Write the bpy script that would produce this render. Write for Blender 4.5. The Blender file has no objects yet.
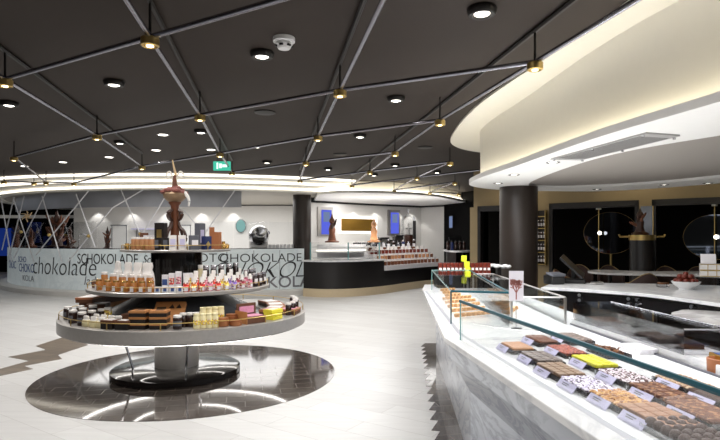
import bpy, bmesh, math, random
from mathutils import Vector, Matrix
R = math.radians
PI = math.pi
rnd = random.Random(7)
scene = bpy.context.scene
COL = scene.collection
F, HZ, EYE = 540.0, 238.0, 1.6

# ---------------------------------------------------------------- camera
cd = bpy.data.cameras.new('camera'); cam = bpy.data.objects.new('camera', cd); COL.objects.link(cam)
cam.location = (0, 0, EYE); cam.rotation_euler = (PI/2, 0, 0)
cd.lens = F/720*36; cd.sensor_width = 36; cd.shift_y = (HZ-220)/720
cd.clip_start = 0.05; cd.clip_end = 200
scene.camera = cam

def P(px, py, z):                       # where the sight line through a photo point meets height z
    Y = (EYE-z)*F/(py-HZ)
    return Vector(((px-360)/F*Y, Y, z))
def D(px, Y, z=0.0): return Vector(((px-360)/F*Y, Y, z))
def zat(py, Y): return EYE+(HZ-py)/F*Y
ORD = ['first','second','third','fourth','fifth','sixth','seventh','eighth','ninth','tenth','eleventh','twelfth',
       'thirteenth','fourteenth','fifteenth','sixteenth','seventeenth','eighteenth','nineteenth','twentieth']

# ---------------------------------------------------------------- materials
def srgb(c):
    def f(u):
        u /= 255.0
        return u/12.92 if u <= .04045 else ((u+.055)/1.055)**2.4
    return (f(c[0]), f(c[1]), f(c[2]), 1)
MATS = {}
def mat(name, rgb, rough=.5, metal=0.0, noise=.08, nscale=14, emit=None, estr=0.0, coat=0.0, spec=.5, bump=0.0):
    if name in MATS: return MATS[name]
    m = bpy.data.materials.new(name); m.use_nodes = True
    nt = m.node_tree; b = nt.nodes['Principled BSDF']
    b.inputs['Roughness'].default_value = rough; b.inputs['Metallic'].default_value = metal
    b.inputs['Specular IOR Level'].default_value = spec
    b.inputs['Coat Weight'].default_value = coat
    c = srgb(rgb)
    tc = nt.nodes.new('ShaderNodeTexCoord')
    n = nt.nodes.new('ShaderNodeTexNoise'); n.inputs['Scale'].default_value = nscale; n.inputs['Detail'].default_value = 3
    nt.links.new(tc.outputs['Object'], n.inputs['Vector'])
    mx = nt.nodes.new('ShaderNodeMix'); mx.data_type = 'RGBA'
    mx.inputs['A'].default_value = tuple(v*(1-noise) for v in c[:3])+(1,)
    mx.inputs['B'].default_value = tuple(min(1, v*(1+noise)) for v in c[:3])+(1,)
    nt.links.new(n.outputs['Fac'], mx.inputs['Factor'])
    nt.links.new(mx.outputs['Result'], b.inputs['Base Color'])
    if emit:
        b.inputs['Emission Color'].default_value = srgb(emit); b.inputs['Emission Strength'].default_value = estr
    if bump:
        bp = nt.nodes.new('ShaderNodeBump'); bp.inputs['Strength'].default_value = bump
        nt.links.new(n.outputs['Fac'], bp.inputs['Height']); nt.links.new(bp.outputs['Normal'], b.inputs['Normal'])
    MATS[name] = m
    return m
def glass(name, tint=(1,1,1), refl=1.0, rough=.02):
    m = bpy.data.materials.new(name); m.use_nodes = True; nt = m.node_tree
    for n in list(nt.nodes): nt.nodes.remove(n)
    o = nt.nodes.new('ShaderNodeOutputMaterial'); mx = nt.nodes.new('ShaderNodeMixShader')
    t = nt.nodes.new('ShaderNodeBsdfTransparent'); t.inputs[0].default_value = tint+(1,)
    g = nt.nodes.new('ShaderNodeBsdfGlossy'); g.inputs['Roughness'].default_value = rough
    fr = nt.nodes.new('ShaderNodeFresnel'); fr.inputs[0].default_value = 1.45
    mu = nt.nodes.new('ShaderNodeMath'); mu.operation = 'MULTIPLY'; mu.inputs[1].default_value = refl
    nt.links.new(fr.outputs[0], mu.inputs[0]); nt.links.new(mu.outputs[0], mx.inputs[0])
    nt.links.new(t.outputs[0], mx.inputs[1]); nt.links.new(g.outputs[0], mx.inputs[2]); nt.links.new(mx.outputs[0], o.inputs[0])
    MATS[name] = m; return m
def marble(name, base, vein, scale=2.2, rough=.2, amount=.55):
    m = bpy.data.materials.new(name); m.use_nodes = True; nt = m.node_tree; b = nt.nodes['Principled BSDF']
    b.inputs['Roughness'].default_value = rough
    tc = nt.nodes.new('ShaderNodeTexCoord'); mp = nt.nodes.new('ShaderNodeMapping')
    mp.inputs['Rotation'].default_value = (.5, .7, .6); mp.inputs['Scale'].default_value = (1, .45, 1)
    nt.links.new(tc.outputs['Object'], mp.inputs['Vector'])
    n1 = nt.nodes.new('ShaderNodeTexNoise'); n1.inputs['Scale'].default_value = scale; n1.inputs['Detail'].default_value = 8; n1.inputs['Roughness'].default_value = .62
    n1.inputs['Distortion'].default_value = 1.4
    nt.links.new(mp.outputs[0], n1.inputs['Vector'])
    sub = nt.nodes.new('ShaderNodeMath'); sub.operation = 'SUBTRACT'; sub.inputs[1].default_value = .5
    ab = nt.nodes.new('ShaderNodeMath'); ab.operation = 'ABSOLUTE'
    nt.links.new(n1.outputs['Fac'], sub.inputs[0]); nt.links.new(sub.outputs[0], ab.inputs[0])
    cr = nt.nodes.new('ShaderNodeValToRGB'); cr.color_ramp.elements[0].color = (amount,)*3+(1,); cr.color_ramp.elements[1].position = .07
    cr.color_ramp.elements[1].color = (0,0,0,1)
    nt.links.new(ab.outputs[0], cr.inputs[0])
    n2 = nt.nodes.new('ShaderNodeTexNoise'); n2.inputs['Scale'].default_value = scale*.9; n2.inputs['Detail'].default_value = 4
    nt.links.new(mp.outputs[0], n2.inputs['Vector'])
    c2 = nt.nodes.new('ShaderNodeValToRGB'); c2.color_ramp.elements[0].position = .4; c2.color_ramp.elements[1].position = .75
    c2.color_ramp.elements[1].color = (amount*.7,)*3+(1,)
    nt.links.new(n2.outputs['Fac'], c2.inputs[0])
    ad = nt.nodes.new('ShaderNodeMath'); ad.operation = 'MAXIMUM'
    nt.links.new(cr.outputs[0], ad.inputs[0]); nt.links.new(c2.outputs[0], ad.inputs[1])
    mx = nt.nodes.new('ShaderNodeMix'); mx.data_type = 'RGBA'; mx.inputs['A'].default_value = srgb(base); mx.inputs['B'].default_value = srgb(vein)
    nt.links.new(ad.outputs[0], mx.inputs['Factor']); nt.links.new(mx.outputs['Result'], b.inputs['Base Color'])
    MATS[name] = m; return m
def bricked(name, c1, c2, mortar, w, h, ms, rough, rot=0.0, bump=.05, streak=True):
    m = bpy.data.materials.new(name); m.use_nodes = True; nt = m.node_tree; b = nt.nodes['Principled BSDF']
    tc = nt.nodes.new('ShaderNodeTexCoord'); mp = nt.nodes.new('ShaderNodeMapping'); mp.inputs['Rotation'].default_value = (0,0,rot)
    nt.links.new(tc.outputs['Object'], mp.inputs['Vector'])
    br = nt.nodes.new('ShaderNodeTexBrick'); br.inputs['Scale'].default_value = 1; br.inputs['Brick Width'].default_value = w
    br.inputs['Row Height'].default_value = h; br.inputs['Mortar Size'].default_value = ms; br.inputs['Mortar Smooth'].default_value = .1
    br.inputs['Color1'].default_value = srgb(c1); br.inputs['Color2'].default_value = srgb(c2); br.inputs['Mortar'].default_value = srgb(mortar)
    nt.links.new(mp.outputs[0], br.inputs['Vector'])
    n = nt.nodes.new('ShaderNodeTexNoise'); n.inputs['Scale'].default_value = 3; n.inputs['Detail'].default_value = 6
    m2 = nt.nodes.new('ShaderNodeMapping'); m2.inputs['Rotation'].default_value = (0,0,rot); m2.inputs['Scale'].default_value = (.7, 6, 1)
    nt.links.new(tc.outputs['Object'], m2.inputs['Vector']); nt.links.new(m2.outputs[0], n.inputs['Vector'])
    mx = nt.nodes.new('ShaderNodeMix'); mx.data_type = 'RGBA'; mx.blend_type = 'MULTIPLY'; mx.inputs['Factor'].default_value = .22 if streak else .12
    nt.links.new(br.outputs['Color'], mx.inputs['A']); nt.links.new(n.outputs['Color'], mx.inputs['B'])
    g = nt.nodes.new('ShaderNodeValToRGB'); g.color_ramp.elements[0].position = .3; g.color_ramp.elements[0].color = (.62,.62,.62,1); g.color_ramp.elements[1].position = .65
    nt.links.new(n.outputs['Fac'], g.inputs[0]); nt.links.new(g.outputs[0], mx.inputs['B'])
    nt.links.new(mx.outputs['Result'], b.inputs['Base Color'])
    b.inputs['Roughness'].default_value = rough
    bp = nt.nodes.new('ShaderNodeBump'); bp.inputs['Strength'].default_value = bump; bp.inputs['Distance'].default_value = .01; bp.invert = True
    nt.links.new(br.outputs['Fac'], bp.inputs['Height']); nt.links.new(bp.outputs['Normal'], b.inputs['Normal'])
    MATS[name] = m; return m
def emitter(name, rgb, s):
    m = bpy.data.materials.new(name); m.use_nodes = True; nt = m.node_tree
    for n in list(nt.nodes): nt.nodes.remove(n)
    o = nt.nodes.new('ShaderNodeOutputMaterial'); e = nt.nodes.new('ShaderNodeEmission')
    e.inputs[0].default_value = srgb(rgb); e.inputs[1].default_value = s; nt.links.new(e.outputs[0], o.inputs[0])
    MATS[name] = m; return m
def speckle(name, cols, scale, rough=.45, bump=.3, rand=1.0):
    m = bpy.data.materials.new(name); m.use_nodes = True; nt = m.node_tree; b = nt.nodes['Principled BSDF']
    b.inputs['Roughness'].default_value = rough
    tc = nt.nodes.new('ShaderNodeTexCoord'); v = nt.nodes.new('ShaderNodeTexVoronoi'); v.inputs['Scale'].default_value = scale
    nt.links.new(tc.outputs['Object'], v.inputs['Vector'])
    sp = nt.nodes.new('ShaderNodeSeparateColor'); nt.links.new(v.outputs['Color'], sp.inputs[0])
    cr = nt.nodes.new('ShaderNodeValToRGB'); cr.color_ramp.interpolation = 'CONSTANT'
    els = cr.color_ramp.elements
    while len(els) < len(cols): els.new(.5)
    for i, c in enumerate(cols): els[i].position = i/len(cols); els[i].color = srgb(c)
    nt.links.new(sp.outputs[0], cr.inputs[0]); nt.links.new(cr.outputs[0], b.inputs['Base Color'])
    bp = nt.nodes.new('ShaderNodeBump'); bp.inputs['Strength'].default_value = bump; bp.inputs['Distance'].default_value = .004; bp.invert = True
    nt.links.new(v.outputs['Distance'], bp.inputs['Height']); nt.links.new(bp.outputs['Normal'], b.inputs['Normal'])
    MATS[name] = m; return m

M = MATS
mat('ceiling_paint', (46,36,29), .75, noise=.05, nscale=2)
mat('white_paint', (236,235,232), .6, noise=.02)
mat('cream_paint', (238,234,222), .6, noise=.02)
mat('greige_paint', (176,170,160), .7, noise=.03)
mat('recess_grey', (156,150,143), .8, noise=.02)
mat('wall_white', (228,226,222), .55, noise=.03)
mat('beige_wall', (150,132,98), .6, noise=.06, nscale=5)
mat('dark_wall', (8,7,7), .8, spec=.1, noise=.15, nscale=3)
mat('niche_dark', (9,7,6), .8, spec=.1, noise=.2, nscale=4)
mat('black_gloss', (20,17,17), .12, noise=.1, coat=.3)
mat('black_panel', (24,21,21), .35, noise=.1)
mat('column_brown', (46,38,33), .36, noise=.06)
mat('steel', (188,186,184), .28, 1.0, noise=.06)
mat('brushed_steel', (176,172,168), .34, .6, noise=.1, nscale=30)
mat('hood_steel', (168,170,177), .3, .45, noise=.25, nscale=1.6)
mat('rod_bright', (226,226,230), .3, .35)
mat('dark_mirror', (120,124,132), .22, .55, noise=.2, nscale=6)
mat('chrome', (215,215,218), .15, 1.0, noise=.03)
mat('brass', (204,176,112), .3, .9, noise=.08)
mat('dull_brass', (150,128,90), .4, .8, noise=.06)
mat('gold_panel', (186,142,62), .35, .8, noise=.25, nscale=40)
mat('tube_metal', (150,150,160), .25, 1.0, noise=.03)
mat('dark_rod', (22,19,18), .5)
mat('plastic_white', (232,232,232), .35, noise=.02)
mat('plastic_grey', (170,168,166), .4, noise=.03)
mat('vent_grey', (58,58,62), .6)
mat('plastic_black', (20,20,21), .3)
mat('plinth_beige', (206,188,156), .5, noise=.05)
mat('kerb_white', (214,212,208), .4, noise=.06, nscale=4)
mat('velvet_brown', (58,40,36), .8, noise=.12)
mat('velvet_rust', (112,66,44), .8, noise=.12)
mat('choc_dark', (62,34,22), .35, noise=.15, nscale=30)
mat('choc_milk', (108,62,38), .38, noise=.12, nscale=30)
mat('choc_pale', (178,126,84), .4, noise=.12, nscale=30)
mat('praline_tan', (214,164,112), .4, noise=.3, nscale=25)
mat('choc_red', (108,38,24), .28, noise=.25, nscale=30)
mat('kraft', (176,120,70), .6, noise=.08)
mat('kraft_brown', (98,60,38), .55, noise=.12)
mat('copper', (172,112,72), .35, .45, noise=.08)
mat('copper_card', (174,110,70), .5, noise=.06)
mat('card_black', (30,24,22), .4)
mat('card_navy', (28,42,92), .35)
mat('card_white', (236,234,238), .5, noise=.02)
mat('card_lilac', (206,202,232), .5, noise=.03)
mat('card_mauve', (206,202,208), .5, noise=.03)
mat('card_yellow', (226,214,60), .5, noise=.05)
mat('card_lime', (204,216,40), .5, emit=(204,216,40), estr=.15)
mat('card_pink', (214,150,178), .45, noise=.3, nscale=30)
mat('card_grey', (96,98,106), .4)
mat('ink', (26,24,26), .5)
mat('ink_grey', (120,120,126), .5)
mat('cream_wrap', (236,224,178), .4, noise=.1, nscale=30)
mat('wrap_white', (240,236,232), .3, noise=.08, nscale=30)
mat('amber', (172,112,56), .2, noise=.2, nscale=50, coat=.4)
mat('jar_dark', (44,26,22), .12, noise=.2, nscale=40, coat=.5)
mat('silver_lid', (206,204,208), .25, .9)
mat('gold_lid', (206,164,92), .25, .9)
mat('wood_bowl', (160,100,62), .5, noise=.2, nscale=20)
mat('mirror', (84,90,100), .03, 1.0, noise=.01)
mat('antler', (214,184,140), .5)
mat('bowl_bronze', (150,124,96), .35, .3)
mat('rose_brown', (140,84,76), .45, noise=.2, nscale=40)
mat('blue_print', (60,84,140), .4)
mat('step_white', (226,224,226), .35, noise=.03)
for nm, c in dict(candy_red=(196,52,44), candy_orange=(226,128,48), candy_pink=(214,112,138), candy_purple=(128,104,178),
                  candy_yellow=(222,176,70), candy_maroon=(140,44,60)).items():
    speckle(nm, [c, tuple(min(255, int(v*1.35)) for v in c), (240,226,214), tuple(int(v*.7) for v in c)], 70, .3, .3)
glass('case_glass', (.985,.993,.99), .22)
glass('smoke_glass', (.965,.97,.975), .35)
glass('acrylic', (.9,.9,.91), .8, .05)
glass('clear_wrap', (.95,.95,.96), 1.0, .15)
mat('glass_edge', (0,72,84), .45, noise=.1, spec=.2)
mat('glass_edge_pale', (120,164,164), .1, noise=.1)
marble('marble_counter', (204,209,219), (108,115,128), 2.6, .22, .6)
marble('marble_white', (240,240,240), (190,192,198), 2.0, .18, .5)
marble('marble_table', (226,224,222), (150,146,144), 2.4, .15, .5)
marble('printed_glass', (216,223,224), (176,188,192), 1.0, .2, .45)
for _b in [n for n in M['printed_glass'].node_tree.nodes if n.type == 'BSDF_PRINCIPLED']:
    _b.inputs['Emission Color'].default_value = srgb((206,216,218)); _b.inputs['Emission Strength'].default_value = .16  # slight glow added to the glass material itself to lift its brightness
bricked('floor_planks', (214,214,213), (203,202,201), (184,182,180), 1.3, .28, .003, .42, rot=R(34))
bricked('dark_tiles', (78,70,65), (66,59,55), (112,105,99), .36, .18, .003, .055, rot=R(-12), bump=.15, streak=False)
bricked('bronze_tiles', (116,100,82), (92,78,64), (60,50,42), .3, .15, .004, .3, rot=R(20))
emitter('cove_glow', (255,245,222), 7.5)
emitter('ring_glow', (255,247,232), 2.6)
emitter('lamp_glow', (255,248,236), 8)
emitter('spot_glow', (255,222,160), 10)
emitter('screen_blue', (92,104,222), 1.0)
emitter('screen_pale', (150,170,215), .55)
emitter('blue_glow', (34,62,150), .4)
emitter('channel_glow', (250,250,255), .8)
emitter('strip_glow', (255,250,244), 11.0)
emitter('blue_dim', (30,40,84), .35)
emitter('exit_green', (70,190,160), 1.1)
emitter('exit_white', (225,255,245), 1.4)
emitter('shelf_glow', (255,250,240), 2.2)
emitter('teal_window', (150,200,195), .8)
speckle('tray_speckle', [(90,70,92),(228,220,236),(190,180,210),(240,236,244)], 110)
speckle('tray_pinkdark', [(58,30,26),(214,196,206),(96,60,60),(236,226,230)], 110)
speckle('tray_nuts', [(184,126,66),(214,166,98),(140,84,42),(200,148,80)], 80, .35, .6)
speckle('tray_red', [(150,58,34),(176,84,54),(120,40,24)], 90)
speckle('tray_pale', [(176,142,108),(206,178,146),(146,108,78)], 80, .45, .5)
speckle('tray_yellow', [(222,218,40),(232,228,84),(214,206,30)], 60, .35, .1)
speckle('tray_twig', [(104,66,40),(140,92,56),(78,46,28)], 60, .5, .8)
speckle('tray_grey', [(112,98,92),(136,122,114),(92,78,72)], 70)
mat('tray_caramel', (150,122,98), .4, noise=.2, nscale=60)
mat('tray_milk', (168,124,96), .4, noise=.08, nscale=30)
mat('truffle_brown', (66,34,24), .5, noise=.12, nscale=40)
speckle('tray_milkbits', [(104,58,36),(116,66,40),(176,128,88),(94,50,30),(108,60,36)], 70)
speckle('shelf_goods', [(60,34,26),(120,70,44),(196,172,150),(230,224,218),(84,48,34)], 12, .4, .1)

# ---------------------------------------------------------------- mesh builder
class MB:
    def __init__(s): s.v = []; s.f = []
    def add(s, vs, fs, T=None):
        o = len(s.v)
        s.v += [tuple(T @ Vector(p)) if T else tuple(p) for p in vs]
        s.f += [tuple(i+o for i in f) for f in fs]
        return s
    def box(s, c, d, T=None, rz=0.0):
        x, y, z = d[0]/2, d[1]/2, d[2]/2
        r = Matrix.Translation(Vector(c)) @ Matrix.Rotation(rz, 4, 'Z')
        if T: r = T @ r
        return s.add([(-x,-y,-z),(x,-y,-z),(x,y,-z),(-x,y,-z),(-x,-y,z),(x,-y,z),(x,y,z),(-x,y,z)],
                     [(0,3,2,1),(4,5,6,7),(0,1,5,4),(1,2,6,5),(2,3,7,6),(3,0,4,7)], r)
    def cbox(s, c, d, ch, T=None, rz=0.0):      # box with chamfered vertical and top edges
        x, y, z = d[0]/2, d[1]/2, d[2]/2
        def ring(x, y, h): return [(-x+ch,-y,h),(x-ch,-y,h),(x,-y+ch,h),(x,y-ch,h),(x-ch,y,h),(-x+ch,y,h),(-x,y-ch,h),(-x,-y+ch,h)]
        vs = ring(x-ch*.6,y-ch*.6,-z)+ring(x,y,-z+ch)+ring(x,y,z-ch)+ring(x-ch,y-ch,z)
        fs = [tuple(range(7,-1,-1)), tuple(range(24,32))]
        for k in range(3):
            for i in range(8): j = (i+1) % 8; fs.append((k*8+i, k*8+j, k*8+8+j, k*8+8+i))
        r = Matrix.Translation(Vector(c)) @ Matrix.Rotation(rz, 4, 'Z')
        if T: r = T @ r
        return s.add(vs, fs, r)
    def lathe(s, prof, c=(0,0,0), seg=24, T=None, a0=0.0, a1=2*PI, sx=1.0, sy=1.0):
        full = abs(a1-a0-2*PI) < 1e-6
        n = seg if full else seg+1
        vs = []; fs = []
        for i in range(n):
            a = a0+(a1-a0)*i/seg
            for r, z in prof: vs.append((c[0]+r*math.cos(a)*sx, c[1]+r*math.sin(a)*sy, c[2]+z))
        k = len(prof)
        for i in range(seg):
            j = (i+1) % n
            for q in range(k-1): fs.append((i*k+q, j*k+q, j*k+q+1, i*k+q+1))
        if full and prof[0] != prof[-1]:
            if prof[0][0] > 1e-5: fs.append(tuple(i*k for i in range(n-1, -1, -1)))
            if prof[-1][0] > 1e-5: fs.append(tuple(i*k+k-1 for i in range(n)))
        return s.add(vs, fs, T)
    def cyl(s, p0, p1, r0, r1=None, seg=12, T=None):
        r1 = r0 if r1 is None else r1
        p0 = Vector(p0); p1 = Vector(p1); d = p1-p0
        q = d.to_track_quat('Z', 'Y').to_matrix().to_4x4()
        t = Matrix.Translation(p0) @ q
        if T: t = T @ t
        return s.lathe([(r0,0),(r1,d.length)], seg=seg, T=t)
    def ball(s, c, r, seg=12, rings=7, sc=(1,1,1), T=None):
        prof = [(max(1e-6, r*math.sin(PI*i/rings)), -r*math.cos(PI*i/rings)) for i in range(rings+1)]
        prof[0] = (0.0, -r); prof[-1] = (0.0, r)
        t = Matrix.Translation(Vector(c)) @ Matrix.Diagonal((sc[0], sc[1], sc[2], 1))
        if T: t = T @ t
        return s.lathe(prof, seg=seg, T=t)
    def tube(s, pts, r, seg=8, closed=False, T=None):
        pts = [Vector(p) for p in pts]; n = len(pts); vs = []; fs = []
        rs = r if isinstance(r, (list, tuple)) else [r]*n
        for i, p in enumerate(pts):
            a = pts[(i-1) % n] if (i or closed) else p
            b = pts[(i+1) % n] if (i < n-1 or closed) else p
            q = (b-a).to_track_quat('Z', 'Y')
            for k in range(seg):
                t = 2*PI*k/seg
                vs.append(p + q @ Vector((rs[i]*math.cos(t), rs[i]*math.sin(t), 0)))
        for i in range(n if closed else n-1):
            j = (i+1) % n
            for k in range(seg):
                l = (k+1) % seg; fs.append((i*seg+k, i*seg+l, j*seg+l, j*seg+k))
        if not closed: fs.append(tuple(range(seg-1, -1, -1))); fs.append(tuple((n-1)*seg+k for k in range(seg)))
        return s.add(vs, fs, T)
    def prism(s, poly, z0, z1, T=None):
        n = len(poly); vs = [(p[0],p[1],z0) for p in poly]+[(p[0],p[1],z1) for p in poly]
        a = sum(poly[i][0]*poly[(i+1) % n][1]-poly[(i+1) % n][0]*poly[i][1] for i in range(n))
        fs = [(i, (i+1) % n, n+(i+1) % n, n+i) for i in range(n)]
        fs += [tuple(range(n-1,-1,-1)), tuple(range(n, 2*n))]
        if a < 0: fs = [f[::-1] for f in fs]
        return s.add(vs, fs, T)
    def loft(s, rings, closed=True, cap=False):
        n = len(rings[0]); vs = [p for r in rings for p in r]; fs = []
        for k in range(len(rings)-1):
            for i in range(n if closed else n-1):
                j = (i+1) % n; fs.append((k*n+i, k*n+j, (k+1)*n+j, (k+1)*n+i))
        if cap: fs += [tuple(range(n-1,-1,-1)), tuple((len(rings)-1)*n+i for i in range(n))]
        return s.add(vs, fs)
    def wall(s, pts, z0, z1, t):                # upright sheet of thickness t along a plan polyline
        pts = [Vector((p[0],p[1])) for p in pts]; off = []
        for i, p in enumerate(pts):
            d = (pts[min(i+1, len(pts)-1)]-pts[max(i-1, 0)]).normalized(); off.append(p+Vector((-d.y, d.x))*t)
        return s.prism([tuple(p) for p in pts]+[tuple(p) for p in reversed(off)], z0, z1)
    def quad(s, a, b, c, d): return s.add([a,b,c,d], [(0,1,2,3)])
    def build(s, name, m, parent=None, smooth=True, bevel=0.0):
        me = bpy.data.meshes.new(name); me.from_pydata(s.v, [], s.f); me.update()
        bm = bmesh.new(); bm.from_mesh(me); bmesh.ops.recalc_face_normals(bm, faces=bm.faces); bm.to_mesh(me); bm.free()
        if smooth: me.shade_smooth(); me.set_sharp_from_angle(angle=R(38))
        me.materials.append(M[m] if isinstance(m, str) else m)
        o = bpy.data.objects.new(name, me); COL.objects.link(o); o.parent = parent
        if bevel:
            b = o.modifiers.new('bevel', 'BEVEL'); b.width = bevel; b.segments = 2; b.limit_method = 'ANGLE'
        return o

def tag(o, label=None, cat=None, group=None, kind=None):
    if label: o['label'] = label
    if cat: o['category'] = cat
    if group: o['group'] = group
    if kind: o['kind'] = kind
    return o
def thing(name, label, cat, loc=(0,0,0), rz=0.0, group=None):
    o = bpy.data.objects.new(name, None); COL.objects.link(o); o.location = loc; o.rotation_euler = (0,0,rz); o.empty_display_size = .05
    return tag(o, label, cat, group)
def struct(o): o['kind'] = 'structure'; return o
def dup(root, loc, rz=0.0, label=None, group=None, scale=None, swap=None):
    r = root.copy(); COL.objects.link(r); r.location = loc; r.rotation_euler = (0,0,rz)
    if label: r['label'] = label
    if group: r['group'] = group
    if scale: r.scale = scale
    for ch in list(root.children):
        c = ch.copy(); COL.objects.link(c); c.parent = r
        if swap and ch.name.split('.')[0] == swap[0]:
            c.data = ch.data.copy(); c.data.materials[0] = M[swap[1]]
        for g in ch.children:
            d = g.copy(); COL.objects.link(d); d.parent = c
    return r
class Kind:                                     # the first placing moves the original itself, later ones copy it
    def __init__(s, maker): s.maker = maker; s.o = None
    def place(s, loc, rz=0.0, label=None, group=None, scale=None, swap=None):
        if s.o is None:
            s.o = s.maker(); r = s.o; r.location = loc; r.rotation_euler = (0,0,rz)
            if label: r['label'] = label
            if group: r['group'] = group
            if scale: r.scale = scale
            if swap:
                for c in r.children:
                    if c.name.split('.')[0] == swap[0]: c.data.materials[0] = M[swap[1]]
            return r
        return dup(s.o, loc, rz, label, group, scale or (1,1,1), swap)
def spline(pts, n=8, closed=False):
    pts = [Vector(p) for p in pts]; m = len(pts); out = []
    for i in range(m if closed else m-1):
        p0 = pts[(i-1) % m] if (closed or i) else pts[0]; p1 = pts[i]; p2 = pts[(i+1) % m]
        p3 = pts[(i+2) % m] if (closed or i < m-2) else pts[-1]
        for k in range(n):
            t = k/n
            out.append(.5*((2*p1)+(p2-p0)*t+(2*p0-5*p1+4*p2-p3)*t*t+(3*p1-p0-3*p2+p3)*t**3))
    if not closed: out.append(pts[-1])
    return out
def text_mesh(txt, size, shear=0.0, xscale=1.0, bold=0.0):
    cu = bpy.data.curves.new('lettering', 'FONT'); cu.body = txt; cu.size = size; cu.shear = shear; cu.extrude = .002; cu.offset = bold
    cu.align_x = 'CENTER'
    o = bpy.data.objects.new('lettering', cu); COL.objects.link(o)
    dg = bpy.context.evaluated_depsgraph_get(); dg.update()
    me = bpy.data.meshes.new_from_object(o.evaluated_get(dg)); bpy.data.objects.remove(o)
    for v in me.vertices: v.co.x *= xscale
    return me

# ================================================================= SETTING
struct(MB().box((-6,12,-.05), (44,34,.1)).build('floor', 'floor_planks', smooth=False))
CEIL = 3.15
struct(MB().box((-6,12,CEIL+.06), (44,34,.12)).build('ceiling', 'ceiling_paint', smooth=False))
struct(MB().box((-6,28.1,1.6), (44,.2,3.2)).build('wall_back', 'dark_wall', smooth=False))
struct(MB().box((-27.1,12,1.6), (.2,32,3.2)).build('wall_left', 'dark_wall', smooth=False))
struct(MB().box((15.1,12,1.6), (.2,32,3.2)).build('wall_right', 'dark_wall', smooth=False))
struct(MB().box((-6,-4.1,1.6), (44,.2,3.2)).build('wall_front', 'greige_paint', smooth=False))

IC = Vector((-2.03, 6.4, 0))                    # island centre
struct(MB().lathe([(0,0),(1.68,0),(1.68,.004),(0,.004)], c=(IC.x+.05, IC.y-.02, 0), seg=96).build('trim_1', 'dark_tiles'))
o = MB().prism([tuple(P(a,b,0)[:2]) for a,b in [(-6,378),(0,376),(33,369),(24,366),(62,359),(58,355),(88,345),(80,338),(70,335),(36,346),(46,350),(8,357),(29,361),(0,369),(-6,371)]], 0, .003).build('trim_2', 'bronze_tiles'); struct(o)
saw = []
ya = 8.3; n = 15
for i in range(n):                               # sawtooth edge of dark tiles along the counter foot
    y0 = 8.2-(8.2-4.2)*i/n; y1 = 8.2-(8.2-4.2)*(i+1)/n
    xb = lambda y: .62+(y-4.2)*.087
    saw += [(xb(y0)+.02, y0), (xb(y1)-.05, y1+.02)]
saw += [(.70,3.9),(.80,3.0),(1.0,1.0),(1.6,1.0),(1.6,8.2)]
struct(MB().prism(saw, 0, .003).build('trim_3', 'dark_tiles'))

# ---- curved cove ring over the glass counter
GC = Vector((-5.25, 22.3, 0))
A0, A1 = R(150), R(303)
struct(MB().lathe([(9.46,3.15),(9.46,3.07),(8.86,3.07),(8.86,2.985),(8.26,2.985),(8.26,2.885),(7.9,2.885),(7.9,3.15)], c=GC, seg=90, a0=A0, a1=A1).build('trim_4', 'cream_paint'))
for k, (r, z) in enumerate([(9.465,3.11),(8.865,3.028),(8.265,2.935)]):
    struct(MB().lathe([(r,z-.028),(r+.012,z-.028),(r+.012,z+.028),(r,z+.028)], c=GC, seg=90, a0=A0, a1=A1-.004).build('trim_%d' % (5+k), 'ring_glow'))
struct(MB().lathe([(0,2.9),(7.9,2.9),(7.9,2.94),(0,2.94)], c=GC, seg=90).build('trim_8', 'greige_paint'))

# ---- centre soffit
sof = [D(318,14.9),D(345,14.35),D(395,14.6),D(430,15.4),D(450,16.6),D(470,18.6)]
sofc = [tuple(p[:2]) for p in spline(sof, 8)]
def shifted(pl, d): return [(x, y+d) for x, y in pl]
struct(MB().prism(sofc+[(5.0,21.5),(-2.0,21.5)], 2.80, 2.87).build('trim_9', 'white_paint'))
struct(MB().prism(shifted(sofc, .45)+[(5.0,21.6),(-2.0,21.6)], 2.87, 3.15).build('trim_10', 'cream_paint'))
struct(MB().wall(shifted(sofc, .30), 2.875, 2.91, .06).build('trim_11', 'cove_glow'))

# ---- right-hand canopy: upper ring, flared drum, lower disc with recess
U = [(1.8,-1.5),(1.8,1.0),(1.75,3.47),(1.55,4.78),(1.36,6.2),(1.35,7.6),(1.5,8.8),(2.1,9.6),(3.4,10.2),(5.5,9.4),(7.4,7.6),(7.8,3),(7.8,-1.5)]
Us = [tuple(p) for p in spline([Vector(p) for p in U[:-1]], 6)]+[U[-1]]
struct(MB().prism(Us, 3.125, 3.149).build('trim_12', 'cream_paint'))
LO = [(2.6,.2),(2.3,1.8),(2.07,3.1),(1.85,4.24),(1.70,5.84),(1.56,7.2),(1.66,8.1),(2.25,8.8),(3.2,9.05),(4.2,9.0),(5.1,7.9),(6.2,5.5),(6.4,3),(6,.4)]
LOs = spline([Vector(p) for p in LO], 6, closed=True)
INN = [(2.42,7.7),(2.32,6.4),(2.36,5.2),(2.62,4.4),(3.2,3.6),(4.2,3.5),(4.9,4.6),(4.9,6.2),(4.3,7.7),(3.3,8.45),(2.7,8.3)]
INs = spline([Vector(p) for p in INN], 6, closed=True)
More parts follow.
